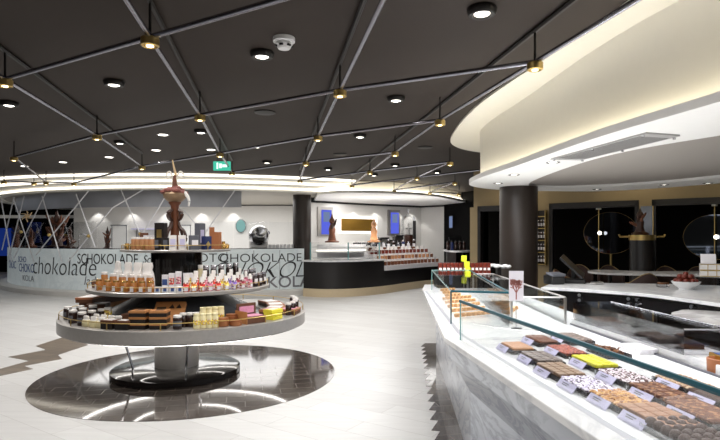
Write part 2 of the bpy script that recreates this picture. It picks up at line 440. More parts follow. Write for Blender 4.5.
def slab_with_hole(outer, inner, z0, z1):
    mb = MB()
    for z, fl in ((z0, 0), (z1, 1)):
        bm = bmesh.new(); es = []
        for loop in (outer, inner):
            vs = [bm.verts.new((p[0],p[1],z)) for p in loop]
            es += [bm.edges.new((vs[i], vs[(i+1) % len(vs)])) for i in range(len(vs))]
        bmesh.ops.triangle_fill(bm, edges=es, use_beauty=True)
        bm.verts.index_update()
        mb.add([v.co.copy() for v in bm.verts], [tuple(v.index for v in f.verts) for f in bm.faces]); bm.free()
    for loop in (outer, inner):
        mb.loft([[(p[0],p[1],z0) for p in loop],[(p[0],p[1],z1) for p in loop]])
    return mb
struct(slab_with_hole(LOs, INs, 2.385, 2.445).build('trim_13', 'white_paint'))
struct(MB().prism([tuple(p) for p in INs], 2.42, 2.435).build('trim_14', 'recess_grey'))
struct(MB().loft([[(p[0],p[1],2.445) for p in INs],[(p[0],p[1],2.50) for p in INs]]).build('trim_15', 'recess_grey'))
ctr = Vector((3.9,5.0))
def inset(loop, d):
    out = []; n = len(loop)
    for i, p in enumerate(loop):
        t = (loop[(i+1) % n]-loop[i-1]).normalized(); nn = Vector((-t.y, t.x))
        if (ctr-p).dot(nn) < 0: nn = -nn
        out.append(p+nn*d)
    return out
def flare(p, k):                                 # drum leans outward toward the top, more so on the near side
    return k*max(0, min(1, (8.2-p.y)/4.5))
rings = []
for z, k, ins in ((2.446,0,.16),(2.6,.0,.16),(2.8,.02,.16),(2.98,.05,.16),(3.124,.11,.16)):
    rings.append([(q.x-(flare(q,k) if q.x < 3 else 0), q.y, z) for q in inset(LOs, ins)])
struct(MB().loft(rings).build('trim_16', 'cream_paint'))
led = inset(LOs, .06); led2 = inset(LOs, .10)
struct(MB().loft([[(p.x,p.y,2.447) for p in led],[(p.x,p.y,2.462) for p in led],[(p.x,p.y,2.462) for p in led2]]).build('trim_17', 'cove_glow'))

# ---- walls at the far centre
cw = [D(308,17.2),D(365,18.8),D(421,20.3),D(444,19.6)]
struct(MB().wall([tuple(p[:2]) for p in cw], 0, 2.8, .15).build('wall_centre', 'wall_white', smooth=False))
struct(MB().wall([tuple(D(444,19.55)[:2]), tuple(D(480,17.2)[:2])], 0, 3.14, .15).build('wall_dark', 'dark_wall', smooth=False))
struct(MB().box((-6.8,21.2,1.43), (8.8,.15,2.86)).build('wall_kitchen', 'wall_white', smooth=False))
struct(MB().wall([(-2.4,21.0),(-1.72,17.2)], 0, 2.86, .12).build('wall_side', 'wall_white', smooth=False))
for k, (x0, x1, ch) in enumerate([(-9.75,-9.1,.02),(-7.3,-6.6,.02)]):
    d = MB().box(((x0+x1)/2,21.11,1.05),(x1-x0,.03,2.1)).build('door_%d' % (k+1), 'white_paint', smooth=False); struct(d)
    MB().box((x0+.06,21.09,1.05),(.02,.02,2.1)).box((x1-.02,21.09,1.05),(.02,.02,2.1)).box(((x0+x1)/2,21.09,2.1),(x1-x0,.02,.03)).build('door_frame', 'card_grey', d, False)
struct(MB().wall([(p.x,p.y-.05) for p in cw], 2.74, 2.80, .04).build('trim_24', 'ink', smooth=False))
# right-hand seating wall: beige band over dark niches
W0, W1 = Vector((2.6,12.35)), Vector((8.6,7.75))
wd = (W1-W0).normalized(); wn = Vector((-wd.y, wd.x))
if wn.dot(W0) < 0: wn = -wn
def wpt(px):                                      # point of the wall line seen at photo column px
    k = (px-360)/F
    t = (k*W0.y-W0.x)/(wd.x-k*wd.y)
    return W0+wd*t
band = MB().wall([tuple(W0), tuple(W1)], 2.3, 3.14, .1)
struct(band.build('wall_right_band', 'beige_wall', smooth=False))
for i, (a, b) in enumerate([(470,478),(536,549.5),(639,652)]):
    struct(MB().wall([tuple(wpt(a)), tuple(wpt(b))], 0, 2.3, .1).build('wall_right_pier_%d' % (i+1), 'beige_wall', smooth=False))
struct(MB().wall([tuple(W0+wn*.8), tuple(W1+wn*.8)], 0, 3.0, .1).build('wall_right_niche', 'niche_dark', smooth=False))
for i, (a, b) in enumerate([(478,536),(549.5,639),(652,760)]):
    fr = MB(); A, B = wpt(a)-wn*.01, wpt(b)-wn*.01
    for q0, q1, z0, z1 in ((A, A+wd*.07, 0, 2.3),(B-wd*.07, B, 0, 2.3),(A, B, 2.2, 2.32)):
        fr.wall([tuple(q0-wn*.02), tuple(q1-wn*.02)], z0, z1, .14)
    struct(fr.build('trim_%d' % (18+i), 'black_panel', smooth=False))
# dark shop front beyond the counter at far left, with blue light behind glass
struct(MB().box((-15.5,25.5,1.5), (9,.2,3.0)).build('wall_far_left', 'dark_wall', smooth=False))
for k, (a, b, y0, y1) in enumerate([(-6,14,228,256),(24,37,222,243),(40,62,236,247)]):
    A, B = D(a,25.0), D(b,25.0)
    o = MB().box(((A.x+B.x)/2,25.3,(zat(y0,25)+zat(y1,25))/2),(B.x-A.x,.1,zat(y0,25)-zat(y1,25))).build('window_%d' % (k+1), 'blue_glow' if k == 0 else 'blue_dim', smooth=False); struct(o)
struct(MB().box((-15,21.5,2.45),(8,.1,.12)).build('trim_21', 'white_paint', smooth=False))

# columns
def column(px, Y, w, z1, n, lo=0):
    X = (px-360)/F*Y
    return struct(MB().lathe([(w/2,0),(w/2,z1)], c=(X,Y,0), seg=40).build('column_%d' % n, 'column_brown'))
column(518.5, 8.35, .57, 2.386, 1); column(302, 16.35, .55, 2.899, 2)

# ================================================================= CEILING FITTINGS
TZ = 2.9
N = {}
def node(k, px, py): 
    Y = (TZ-EYE)*F/(HZ-py); N[k] = Vector(((px-360)/F*Y, Y, TZ))
for k, px, py in [('a0',5,79),('a1',97,135),('a2',142,166),('b0',150,37),('b1',200,115),('b2',220,153),('b3',232,172),
                  ('c1',340,90),('c2',318,136),('c3',306,162),('c4',300,180),('d1',535,62),('d2',440,120),('d3',395,152),('d4',370,171),('d5',352,185),
                  ('e2',450,162),('e3',417,177),('e4',394,190),('f2',455,182),('f3',430,192),('g2',459,193.5),('h0',14,157),('h1',46,182),('h2',74,183),('h3',4,181),('h4',34,182.5)]: node(k, px, py)
grid = thing('ceiling_tube_grid', 'suspended lattice of polished steel tubes under the dark ceiling', 'tube lattice')
def ext(a, b, t): return N[a]+(N[b]-N[a])*t
TUBES = [('b0','b1'),('b1','b2'),('b2','b3'),('a0','a1'),('a1','a2'),('c1','c2'),('c2','c3'),('c3','c4'),('d1','d2'),('d2','d3'),('d3','d4'),('d4','d5'),
         ('e2','e3'),('e3','e4'),('f2','f3'),('a0','b0'),('h0','a1'),('a1','b1'),('b1','c1'),('c1','d1'),('a2','b2'),('b2','c2'),('c2','d2'),('b3','c3'),('c3','d3'),
         ('c4','d4'),('d4','e2'),('d5','e3'),('e3',None,480,170),('e4','f2'),('f3','g2'),('h0','h1'),('h3','h4'),('h4','h1'),('h1','h2'),('h2','a2')]
for t in TUBES:
    a = N[t[0]]
    if t[1]: b = N[t[1]]
    else: node('x', t[2], t[3]); b = N['x']
    MB().cyl(a, b, .018, seg=10).build('tube', 'tube_metal', grid)
for a, b, t in (('b1','b0',1.7),('c2','c1',2.2),('d2','d1',2.6),('b0','a0',0),('a0','b0',1.95),('a1','a0',1.5)):
    if t: MB().cyl(N[b], ext(a,b,t), .018, seg=10).build('tube', 'tube_metal', grid)
for k, p in N.items():
    if k != 'x': MB().cyl(p+Vector((0,0,.02)), (p.x,p.y,CEIL), .009, seg=8).build('hanger', 'dark_rod', grid)
track = [('b0','b3'),('a0','a2'),('c1','c4'),('d1','d5')]
for a, b in track:                               # dark channel fixed to the ceiling above each long tube
    p, q = N[a].copy(), N[b].copy(); p += (p-q)*.25
    d = (q-p).normalized()
    MB().cyl((p.x,p.y,CEIL-.02),(q.x,q.y,CEIL-.02), .018, seg=6).build('ceiling_channel', 'dark_rod', grid)

def mk_brass():
    t = thing('brass_spotlight', 'x', 'spotlight')
    MB().lathe([(0,.03),(.058,.03),(.068,.022),(.068,-.03),(.056,-.036),(.05,-.027),(0,-.027)], seg=24).build('housing', 'brass', t)
    MB().lathe([(0,-.036),(.026,-.036),(.026,-.031),(0,-.031)], seg=16).build('lens', 'spot_glow', t)
    MB().cyl((0,0,.03),(0,0,.10),.012,seg=8).build('stem', 'dark_rod', t)
    return t
KB = Kind(mk_brass)
BL = {'a0':'at the far left edge nearest the camera','b0':'at the crossing above the left foreground','d1':'beside the cream canopy edge','c1':'at the crossing above the room centre',
      'a1':'left of centre, above the lattice cross','b1':'right above the round stand','d2':'just left of the canopy tip','h0':'small, near the left wall of rods'}
order = sorted([k for k in N if k != 'x'], key=lambda k: N[k].y)
rows = {}
for k in order:
    if k in BL: lab = 'brass puck spotlight on ceiling tubes '+BL[k]
    else:
        r = {'a':'first','b':'second','c':'third','d':'fourth','e':'fifth','f':'sixth','g':'seventh','h':'leftmost'}[k[0]]
        j = rows.get(k[0], 0); rows[k[0]] = j+1
        lab = 'brass puck spotlight on the %s long tube from the left, %s %s' % (r, ORD[j+(1 if k[0] in 'abcd' else 0)], 'nearest the camera')
    KB.place(N[k]-Vector((0,0,.03)), rnd.uniform(0,6), lab, 'brass spotlights on the tube lattice', (.86,.86,.9))

def mk_down():
    t = thing('ceiling_downlight', 'x', 'downlight')
    MB().lathe([(.05,.0),(.095,0),(.10,-.01),(.095,-.035),(.085,-.05),(.066,-.05),(.05,-.012)], seg=28).build('housing', 'dark_rod', t)
    MB().lathe([(0,-.05),(.035,-.048),(.052,-.042),(.052,-.034),(0,-.034)], seg=20).build('lens', 'lamp_glow', t)
    return t
def mk_flush():
    t = thing('flush_downlight', 'x', 'downlight')
    MB().lathe([(.07,0),(.09,0),(.088,-.008),(.07,-.008),(.07,0)], seg=24).build('trim_ring', 'plastic_grey', t)
    MB().lathe([(0,-.012),(.07,-.007),(.07,-.001),(0,-.001)], seg=20).build('lens', 'lamp_glow', t)
    return t
KF = Kind(mk_flush)
KD = Kind(mk_down)
DL = [(482,8,'nearest the camera, right of centre'),(262,52,'beside the white smoke detector'),(114,81,'between the left foreground tubes'),(9,102,'by the far left tube end'),
      (396,97,'between the third and fourth tubes, near row'),(201,130,'just behind the tube crossing over the stand'),(120,141,'under the left lattice cross'),(360,134.5,'in the middle of the ceiling'),
      (163,134.5,'small, above the sculpture'),(156,150,'small, just left above the sculpture'),(109,157,'third of the small row at left'),(63,162,'second of the small row at left'),(24.5,166,'first of the small row at left'),
      (211,149.5,'by the exit sign, left of it'),(255,147,'right of the exit sign, nearer one'),(267,161,'right of the exit sign, farther one'),(328,168,'above the dark far column'),
      (395,164,'by the fourth long tube, far row'),(374,174,'farthest along the fourth tube'),(437,171,'near the fifth long tube')]
def spot(loc, e, size=100, blend=.7, col=(1,.965,.92), rad=.06, aim=None):
    l = bpy.data.lights.new('spot', 'SPOT'); l.energy = e*.75; l.spot_size = R(size); l.spot_blend = blend; l.color = col; l.shadow_soft_size = rad
    o = bpy.data.objects.new('spot', l); COL.objects.link(o); o.location = loc
    if aim is not None: o.rotation_euler = (Vector(aim)-Vector(loc)).to_track_quat('-Z', 'Y').to_euler()
    return o
for px, py, w in DL:
    Y = (CEIL-EYE)*F/(HZ-py); p = Vector(((px-360)/F*Y, Y, CEIL))
    (KF if 134 < py < 167 and px < 257 and px != 201 and (px, py) != (120, 141) else KD).place(p, 0, 'recessed ceiling downlight '+w, 'downlights in the dark ceiling')
    spot((p.x,p.y,CEIL-.075), 70 if Y < 7 else 55, 120)
for px, py, w in [(265,112,'between second and third tubes'),(340,154,'near the third long tube'),(425,147,'left of the canopy')]:
    Y = (CEIL-EYE)*F/(HZ-py); p = Vector(((px-360)/F*Y, Y, CEIL))
    t = thing('ceiling_speaker', 'flat round dark ceiling speaker '+w, 'speaker', p, 0, 'ceiling speakers')
    MB().lathe([(0,0),(.13,0),(.13,-.012),(.11,-.018),(0,-.018)], seg=28).build('grille', 'dark_rod', t)
Y = (CEIL-EYE)*F/(HZ-38); p = Vector(((284-360)/F*Y, Y, CEIL))
t = thing('smoke_detector', 'white round smoke detector on the dark ceiling', 'smoke detector', p)
MB().lathe([(.085,0),(.085,-.03),(.075,-.035),(0,-.035)], seg=28).build('base', 'plastic_white', t)
MB().lathe([(.062,-.036),(.066,-.055),(.045,-.085),(0,-.088)], seg=28).build('sensor_cap', 'plastic_white', t)
sl = MB()
for k in range(6): a = k*PI/3+.3; sl.box((.057*math.cos(a), .057*math.sin(a), -.066), (.02,.03,.012), rz=a)
sl.build('slot', 'ink', t)
Y = 9.8; p = D(222,Y,zat(166,Y))
t = thing('exit_sign', 'green lit exit sign hanging under the dark ceiling', 'exit sign', p)
w = 17/F*Y; h = 9/F*Y
MB().box((0,0,0),(w,.05,h)).build('case', 'exit_green', t, False, .005)
MB().box((-.02,-.026,0.0),(w*.16,.006,h*.5)).box((w*.18,-.026,0),(w*.28,.006,h*.3)).box((-w*.25,-.026,0),(w*.1,.006,h*.7)).build('pictogram', 'exit_white', t, False)
MB().cyl((-w*.3,0,h/2),(-w*.3,0,CEIL-p.z),.008,seg=6).cyl((w*.3,0,h/2),(w*.3,0,CEIL-p.z),.008,seg=6).build('hanger', 'dark_rod', t)
# canopy fittings
def mk_can():
    t = thing('canopy_downlight', 'x', 'downlight')
    MB().lathe([(.045,0),(.068,0),(.07,-.006),(.06,-.010),(.046,-.006),(.045,0)], seg=24).build('trim_ring', 'chrome', t)
    MB().lathe([(0,-.003),(.045,-.003),(.045,0),(0,0)], seg=18).build('lens', 'lamp_glow', t)
    return t
KC = Kind(mk_can)
for px, py, w in [(553,162,'beside the air vent, left end'),(514,174.5,'above the dark column, nearer'),(498,183,'at the left tip of the canopy'),(597,189,'on the far rim, left one'),(664,184.5,'on the far rim, middle one'),(708,183,'on the far rim, right one')]:
    Y = (2.385-EYE)*F/(HZ-py); p = Vector(((px-360)/F*Y, Y, 2.385))
    KC.place(p, 0, 'small chrome downlight in the white canopy '+w, 'canopy downlights')
    spot((p.x,p.y,2.36), 16, 110)
v = [Vector((1.88,5.33)),Vector((2.12,4.0)),Vector((2.43,4.1)),Vector((2.20,5.38))]
t = thing('air_vent', 'long silver air vent grille in the white canopy underside', 'air vent')
c = sum(v, Vector((0,0)))/4
def inn(k): return [tuple(c+(p-c)*k) for p in v]
fr = MB()
for i in range(4):
    a, b = v[i], v[(i+1) % 4]; k = .86
    fr.prism([tuple(a), tuple(b), tuple(c+(b-c)*k), tuple(c+(a-c)*k)], 2.372, 2.386)
fr.build('frame', 'plastic_grey', t, False)
MB().prism(inn(.9), 2.378, 2.3845).build('grille', 'vent_grey', t, False)
sl = MB()
for k in range(1, 9):
    f = k/9; a = Vector(inn(.86)[0]).lerp(Vector(inn(.86)[3]), f); b = Vector(inn(.86)[1]).lerp(Vector(inn(.86)[2]), f)
    d = (b-a).normalized()*.004; nn = Vector((-d.y, d.x))
    sl.prism([tuple(a+nn), tuple(b+nn), tuple(b-nn), tuple(a-nn)], 2.372, 2.379)
sl.build('louvre', 'plastic_grey', t, False)
for q in (0, 1, 2, 3, 4, 5):
    a = [v[0], v[1], v[2], v[3], (v[0]+v[1])/2, (v[2]+v[3])/2][q]; a = c+(a-c)*.93
    MB().cyl((a.x,a.y,2.374),(a.x,a.y,2.358),.012,seg=10).build('bolt', 'chrome', t)

# ================================================================= ROUND ISLAND STAND
ZL, ZM, ZT = .73, 1.05, 1.47
st = thing('round_display_stand', 'three tier round metal display stand full of chocolates on dark tile circle', 'display stand', IC)
MB().lathe([(0,0),(.70,0),(.73,.015),(.73,.075),(.70,.09),(.3,.10),(0,.10)], seg=64).build('base', 'black_gloss', st).location.x = -.14
MB().lathe([(.25,.10),(.25,.58)], seg=40).build('pedestal', 'brushed_steel', st).location.x = -.14
for a in (R(200), R(300), R(80)):
    MB().cyl((.48*math.cos(a),.48*math.sin(a),.095),(.62*math.cos(a),.62*math.sin(a),.585),.012,seg=8).build('strut', 'chrome', st).location.x = -.14
MB().lathe([(.25,.58),(1.33,.58),(1.37,.60),(1.37,.722),(1.355,.73),(0,.73)], seg=96).build('lower_tier', 'brushed_steel', st)
MB().lathe([(1.27,.572),(1.30,.572),(1.30,.579),(1.27,.579),(1.27,.572)], seg=96).build('light_strip', 'strip_glow', st)
MB().lathe([(.62,.572),(.64,.572),(.64,.579),(.62,.579),(.62,.572)], seg=64).build('light_strip', 'strip_glow', st)
MB().lathe([(.92,.731),(.36,.99),(.33,1.0)], seg=64).build('skirt', 'dark_mirror', st).location.x = -.08
MB().lathe([(.3,1.0),(.99,1.0),(1.02,1.012),(1.02,1.042),(1.01,1.05),(0,1.05)], seg=80).build('middle_tier', 'brushed_steel', st).location.x = -.08
MB().lathe([(.29,1.05),(.29,1.44)], seg=40).build('drum', 'black_gloss', st).location.x = -.14
MB().lathe([(.2,1.44),(.60,1.44),(.62,1.448),(.62,1.464),(.615,1.47),(0,1.47)], seg=64).build('top_tier', 'brushed_steel', st).location.x = -.14
for r, z, h, nm in ((1.345,ZL,.065,'lower_rail'),(1.0,ZM,.05,'middle_rail'),(.60,ZT,.05,'top_rail')):
    rl = MB().tube([(r*math.cos(2*PI*i/72), r*math.sin(2*PI*i/72), z+h) for i in range(72)], .004, 6, closed=True).build(nm, 'brass', st); rl.location.x = {'lower_rail':0,'middle_rail':-.08,'top_rail':-.14}[nm]
    for i in range(16):
        a = 2*PI*(i+.3)/16; MB().cyl((r*math.cos(a),r*math.sin(a),z),(r*math.cos(a),r*math.sin(a),z+h),.006,seg=6).build('post', 'brass', rl)

OFF = {ZL:0.0, ZM:-.08, ZT:-.14}
def isl(px, r, z=None):                                   # point on the near side of the stand at radius r
    cx = IC.x+OFF.get(z, 0.0)
    k = (px-360)/F; a = 1+k*k; b = -2*(k*cx+IC.y); c = cx**2+IC.y**2-r*r
    d = max(0, b*b-4*a*c); Y = (-b-math.sqrt(d))/(2*a)
    p = Vector((k*Y, Y)); q = p-Vector((cx, IC.y))
    q = q.normalized()*min(r, max(q.length, .01)) if d > 0 else q.normalized()*r
    ang = math.atan2(q.y, q.x)
    return cx+q.x, IC.y+q.y, ang+PI/2
# product kinds (front faces local -Y)
def mk_jar(name, label, cat, r, h, body, lid, band=None, tagm=None):
    def f():
        t = thing(name, label, cat)
        MB().lathe([(0,0),(r*.92,0),(r,r*.1),(r,h*.78),(r*.85,h*.84),(0,h*.84)], seg=18).build('body', body, t)
        MB().lathe([(0,h*.84),(r*.9,h*.84),(r*.92,h*.86),(r*.92,h*.985),(r*.86,h),(0,h)], seg=18).build('lid', lid, t)
        if band: MB().lathe([(r*1.01,h*.25),(r*1.02,h*.25),(r*1.02,h*.6),(r*1.01,h*.6)], seg=12, a0=R(200), a1=R(340)).build('label_band', band, t)
        if tagm: MB().box((0,-r*1.08,h*.28),(r*1.1,.004,h*.45)).build('tag', tagm, t, False)
        return t
    return Kind(f)
def mk_bag(name, label, cat, w, h, fill, wrap='clear_wrap', tagm='card_white'):
    def f():
        t = thing(name, label, cat)
        d = w*.62
        def ring(s, z, q=1.0): return [(w/2*s*math.copysign(abs(math.cos(a))**.6, math.cos(a)), d/2*s*q*math.copysign(abs(math.sin(a))**.6, math.sin(a)), z) for a in [2*PI*i/14 for i in range(14)]]
        MB().loft([ring(.9,0),ring(1,h*.06),ring(.98,h*.4),ring(.85,h*.62),ring(.5,h*.68)], cap=True).build('contents', fill, t)
        MB().loft([ring(.8,h*.64,.95),ring(.66,h*.74,.8),ring(.8,h*.86,.7),ring(.72,h,.4)], cap=True).build('gathered_top', 'wrap_white', t)
        if tagm: MB().box((0,-d/2-.003,h*.2),(w*.62,.003,h*.3)).build('tag', tagm, t, False)
        return t
    return Kind(f)
def mk_box(name, label, cat, w, d, h, body, lab, lidm=None, patch=(.6,.6), front=True):
    def f():
        t = thing(name, label, cat)
        if lidm:
            MB().box((0,0,h*.31),(w*.97,d*.97,h*.62)).build('body', body, t, False, .002)
            MB().box((0,0,h*.81),(w,d,h*.38)).build('lid', lidm, t, False, .002)
        else: MB().box((0,0,h/2),(w,d,h)).build('body', body, t, False, .002)
        if lab:
            if front: MB().box((0,-d/2-.001,h*.5),(w*patch[0],.003,h*patch[1])).build('label_panel', lab, t, False)
            else: MB().box((0,0,h+.001),(w*patch[0],d*patch[1],.003)).build('label_panel', lab, t, False)
        return t
    return Kind(f)
def rowf(kind, pxs, r, z, desc, where, group, swaps=None, scales=None, jit=.0):
    for i, px in enumerate(pxs):
        x, y, a = isl(px, r, z)
        lab = '%s, %s from left %s' % (desc, ORD[i], where) if len(pxs) > 1 else '%s %s' % (desc, where)
        kind.place((x, y, z), a+rnd.uniform(-jit, jit), lab, group, scales[i] if scales else None, swaps[i % len(swaps)] if swaps else None)
def rng(a, b, n): return [a+(b-a)*i/(n-1) for i in range(n)]

# --- middle tier
amber = mk_jar('sweets_jar','x','jar',.033,.115,'amber','gold_lid',None,'card_white')
rowf(amber, rng(99,151,7), .945, ZM, 'small amber jar with white tag', 'in front row, middle tier', 'amber jars on the middle tier')
amber2 = mk_jar('sweets_jar','x','jar',.036,.17,'amber','wrap_white',None,None)
rowf(amber2, rng(104,150,6), .83, ZM, 'tall amber jar with white lid', 'in second row, middle tier', 'tall amber jars on the middle tier')
wbag = mk_bag('sweets_bag','x','bag',.14,.29,'wrap_white')
rowf(wbag, rng(99,148,6), .70, ZM, 'tall white sweets bag behind amber jars', 'on middle tier', 'white bags on the middle tier')
sbox = mk_box('small_gift_box','x','box',.05,.05,.07,'kraft_brown','gold_lid',None)
rowf(sbox, [86.5,91.5], .93, ZM, 'tiny brown and gold box', 'at left end of middle tier', 'tiny boxes at the left end')
pbox = mk_box('praline_box','x','box',.06,.05,.055,'card_white','blue_print',None,(.5,.6))
rowf(pbox, rng(158,180,4), .94, ZM, 'low white praline box with printed front', 'at front centre, middle tier', 'white praline boxes')
bx2 = mk_box('praline_box','x','box',.06,.05,.045,'wrap_white','brass',None,(.4,.5))
rowf(bx2, rng(160,178,3), .84, ZM, 'low pale box with gold mark', 'behind white praline boxes, middle tier', 'pale boxes behind the praline boxes')
cbox = mk_box('carton','x','carton',.062,.05,.19,'card_white','blue_print',None,(.85,.4))
rowf(cbox, [165.5,172,178.5], .60, ZM, 'upright white carton with coloured print', 'before the black drum', 'cartons before the drum', [('label_panel','blue_print'),('label_panel','candy_red'),('label_panel','candy_pink')],
     [(1,1,.82),(1,1,.9),(1,1,1)])
cb2 = mk_box('carton','x','carton',.10,.05,.17,'card_white','candy_yellow',None,(.6,.4))
rowf(cb2, [188], .58, ZM, 'wide white carton with yellow print', 'before the black drum, middle tier', None)
cands = [('contents','candy_red'),('contents','candy_orange'),('contents','candy_red'),('contents','candy_pink'),('contents','candy_red'),('contents','candy_yellow'),('contents','candy_purple'),('contents','candy_maroon'),('contents','candy_pink')]
bag = mk_bag('candy_bag','x','bag',.062,.15,'candy_red')
rowf(bag, rng(186,250,9), .945, ZM, 'clear bag of coloured sweets, white tag', 'in front row, middle tier', 'candy bags on the middle tier', cands)
rowf(bag, rng(187,246,8), .855, ZM, 'clear bag of coloured sweets', 'in second row, middle tier', 'candy bags on the middle tier', cands[1:], [(1,1,1.15)]*8)
rowf(bag, rng(196,240,6), .76, ZM, 'clear bag of coloured sweets', 'in back row, middle tier', 'candy bags on the middle tier', cands[2:], [(1,1,1.35)]*6)
dj = mk_jar('chocolate_jar','x','jar',.034,.25,'jar_dark','silver_lid')
rowf(dj, rng(206,244,6), .62, ZM, 'tall dark jar with silver lid', 'behind candy bags, middle tier', 'tall dark jars behind the candy bags')
cj = mk_jar('cream_jar','x','jar',.03,.25,'cream_wrap','wrap_white')
rowf(cj, [200.5], .5, ZM, 'slim cream jar beside the black drum,', 'middle tier', None)
dj2 = mk_jar('chocolate_jar','x','jar',.03,.15,'jar_dark','silver_lid','card_white')
rowf(dj2, [255,259.5,263.5], .96, ZM, 'dark jar with silver lid', 'at right end of middle tier', 'dark jars at the right end')
rowf(dj2, [246,251,256,260.5], .83, ZM, 'dark jar with silver lid', 'one row behind, right of middle tier', 'dark jars at the right end', None, [(1,1,1.25)]*4)
# --- top tier
tj = mk_jar('truffle_jar','x','jar',.03,.14,'choc_pale','wrap_white')
rowf(tj, rng(134,152,5), .56, ZT, 'tan jar with white top', 'on top tier', 'tan jars on the top tier')
gj = mk_jar('gilt_jar','x','jar',.022,.07,'gold_lid','gold_lid')
rowf(gj, [122.5,127.5,132], .545, ZT, 'little gilt jar', 'at left end of top tier', 'gilt jars on the top tier')
kb = mk_box('gift_box','x','box',.11,.09,.19,'kraft_brown','copper_card')
rowf(kb, [138], .36, ZT, 'brown gift box behind tan jars,', 'top tier', None)
wb = mk_box('gift_box','x','box',.10,.08,.16,'card_white','card_lilac')
rowf(wb, [149], .36, ZT, 'white gift box behind tan jars,', 'top tier', None)
bt = mk_box('tea_tin','x','tin',.115,.08,.30,'card_black','brass',None,(.5,.5))
rowf(bt, [161], .36, ZT, 'tall black tin with gold label', 'beside the sculpture foot, top tier', None)
bt2 = mk_box('gift_box','x','box',.075,.06,.135,'card_black','card_grey')
rowf(bt2, [157.5,166], .53, ZT, 'black gift box', 'in front of tall black tin', 'black boxes on the top tier')
cbx = mk_box('clear_box','x','box',.075,.06,.16,'wrap_white','card_lilac',None,(.7,.5))
rowf(cbx, [173,182], .55, ZT, 'white window box', 'before the sculpture foot, top tier', 'white window boxes on the top tier')
gb = mk_box('gift_box','x','box',.10,.06,.16,'card_grey','card_white',None,(.7,.35))
rowf(gb, [194], .55, ZT, 'grey gift box with white band', 'right of centre on top tier', None)
gt = mk_box('tea_tin','x','tin',.10,.07,.30,'card_grey','card_lilac',None,(.6,.5))
rowf(gt, [200], .36, ZT, 'tall grey tin with pale label', 'right of the sculpture, top tier', None)
def navy():
    t = thing('gift_box', 'navy gift box with gold diamond emblem on top tier', 'box')
    MB().box((0,0,.075),(.095,.06,.15)).build('body','card_navy',t,False,.002)
    MB().add([(-.03,-.033,.06),(0,-.033,.025),(.03,-.033,.06),(0,-.033,.095)],[(0,1,2,3)]).build('emblem','brass',t,False)
    return t
x, y, a = isl(206.5,.55,ZT); Kind(navy).place((x,y,ZT),a)
cp = mk_box('copper_carton','x','carton',.075,.06,.26,'copper_card',None)
rowf(cp, [214.5], .40, ZT, 'taller copper carton at right', 'on top tier', None)
cp2 = mk_box('copper_carton','x','carton',.07,.055,.20,'copper_card',None)
rowf(cp2, [218], .54, ZT, 'shorter copper carton before the taller one', 'on top tier', None)
rowf(gj, [223.5,228], .57, ZT, 'little gilt jar', 'at right end of top tier', 'gilt jars on the top tier', None, [(1,1,1.3),(1,1,.9)])

# --- lower tier
bj = mk_jar('cocoa_jar','x','jar',.043,.135,'jar_dark','wrap_white','card_grey')
rowf(bj, rng(64,82,3), 1.26, ZL, 'squat dark jar, white lid', 'in front row, left of lower tier', 'dark jars at left of the lower tier')
rowf(bj, rng(74,92,3), 1.14, ZL, 'squat dark jar, white lid', 'in middle row, left of lower tier', 'dark jars at left of the lower tier')
rowf(bj, rng(84,102,3), 1.02, ZL, 'squat dark jar, white lid', 'in back row, left of lower tier', 'dark jars at left of the lower tier')
yj = mk_jar('sweets_jar','x','jar',.04,.15,'candy_yellow','wrap_white')
rowf(yj, [108], .98, ZL, 'pale yellow jar with white lid', 'behind cream bags, lower tier', None)
cw_ = mk_bag('cream_bag','x','bag',.10,.105,'cream_wrap','clear_wrap',None)
rowf(cw_, [86.5,94,101.5], 1.27, ZL, 'cream sweets bag', 'in front row, left of lower tier', 'cream bags on the lower tier')
rowf(cw_, [96.5,104,111.5,118.5], 1.14, ZL, 'cream sweets bag', 'in back row, left of lower tier', 'cream bags on the lower tier')
crate = mk_box('wooden_gift_crate','x','crate',.135,.12,.085,'card_black','wrap_white','kraft_brown',(.7,.7),False)
rowf(crate, [110.5,124.5], 1.26, ZL, 'brown gift crate with pale top', 'at front of lower tier', 'brown gift crates')
stk = mk_box('kraft_black_box','x','box',.165,.15,.058,'card_black','card_black','kraft',(.45,.4),False)
for j, px in enumerate((140.5,160)):
    x, y, a = isl(px, 1.2)
    for k in range(3):
        stk.place((x,y,ZL+k*.059), a, 'black box with kraft lid, %s of %s stack' % (['bottom','middle','top'][k], ['left','right'][j]), 'kraft and black boxes in two stacks')
def slanted():
    t = thing('kraft_display_box', 'large kraft box propped up slanted behind the black boxes', 'box')
    T = Matrix.Translation((0,0,.01)) @ Matrix.Rotation(R(-52),4,'X')
    MB().box((0,0,.15),(.30,.05,.30),T).build('body','kraft',t,False,.003)
    for x in (.02,.09): MB().add([(x-.03,-.027,.2),(x+.03,-.027,.2),(x,-.027,.26)],[(0,1,2)],T).build('cutout','card_black',t,False)
    MB().box((-.08,-.026,.17),(.09,.004,.1),T).build('label_panel','card_black',t,False)
    return t
x, y, a = isl(166,1.05); Kind(slanted).place((x,y,ZL),a)
x, y, a = isl(138,1.02)
k2 = mk_box('kraft_flat_box','x','box',.24,.2,.12,'kraft','card_black','kraft_brown',(.5,.5),False)
k2.place((x,y,ZL),a,'wide kraft box with brown lid behind the left black stack')
rowf(bj, [177.5], 1.28, ZL, 'squat dark jar with white lid', 'right beside the black box stacks', 'dark jars at centre of the lower tier')
dj3 = mk_jar('chocolate_jar','x','jar',.034,.14,'jar_dark','wrap_white')
rowf(dj3, [183,189.5,196], 1.17, ZL, 'slim dark jar with white lid', 'at centre of lower tier', 'dark jars at centre of the lower tier')
crj = mk_jar('cream_jar','x','jar',.032,.14,'cream_wrap','cream_wrap','candy_yellow')
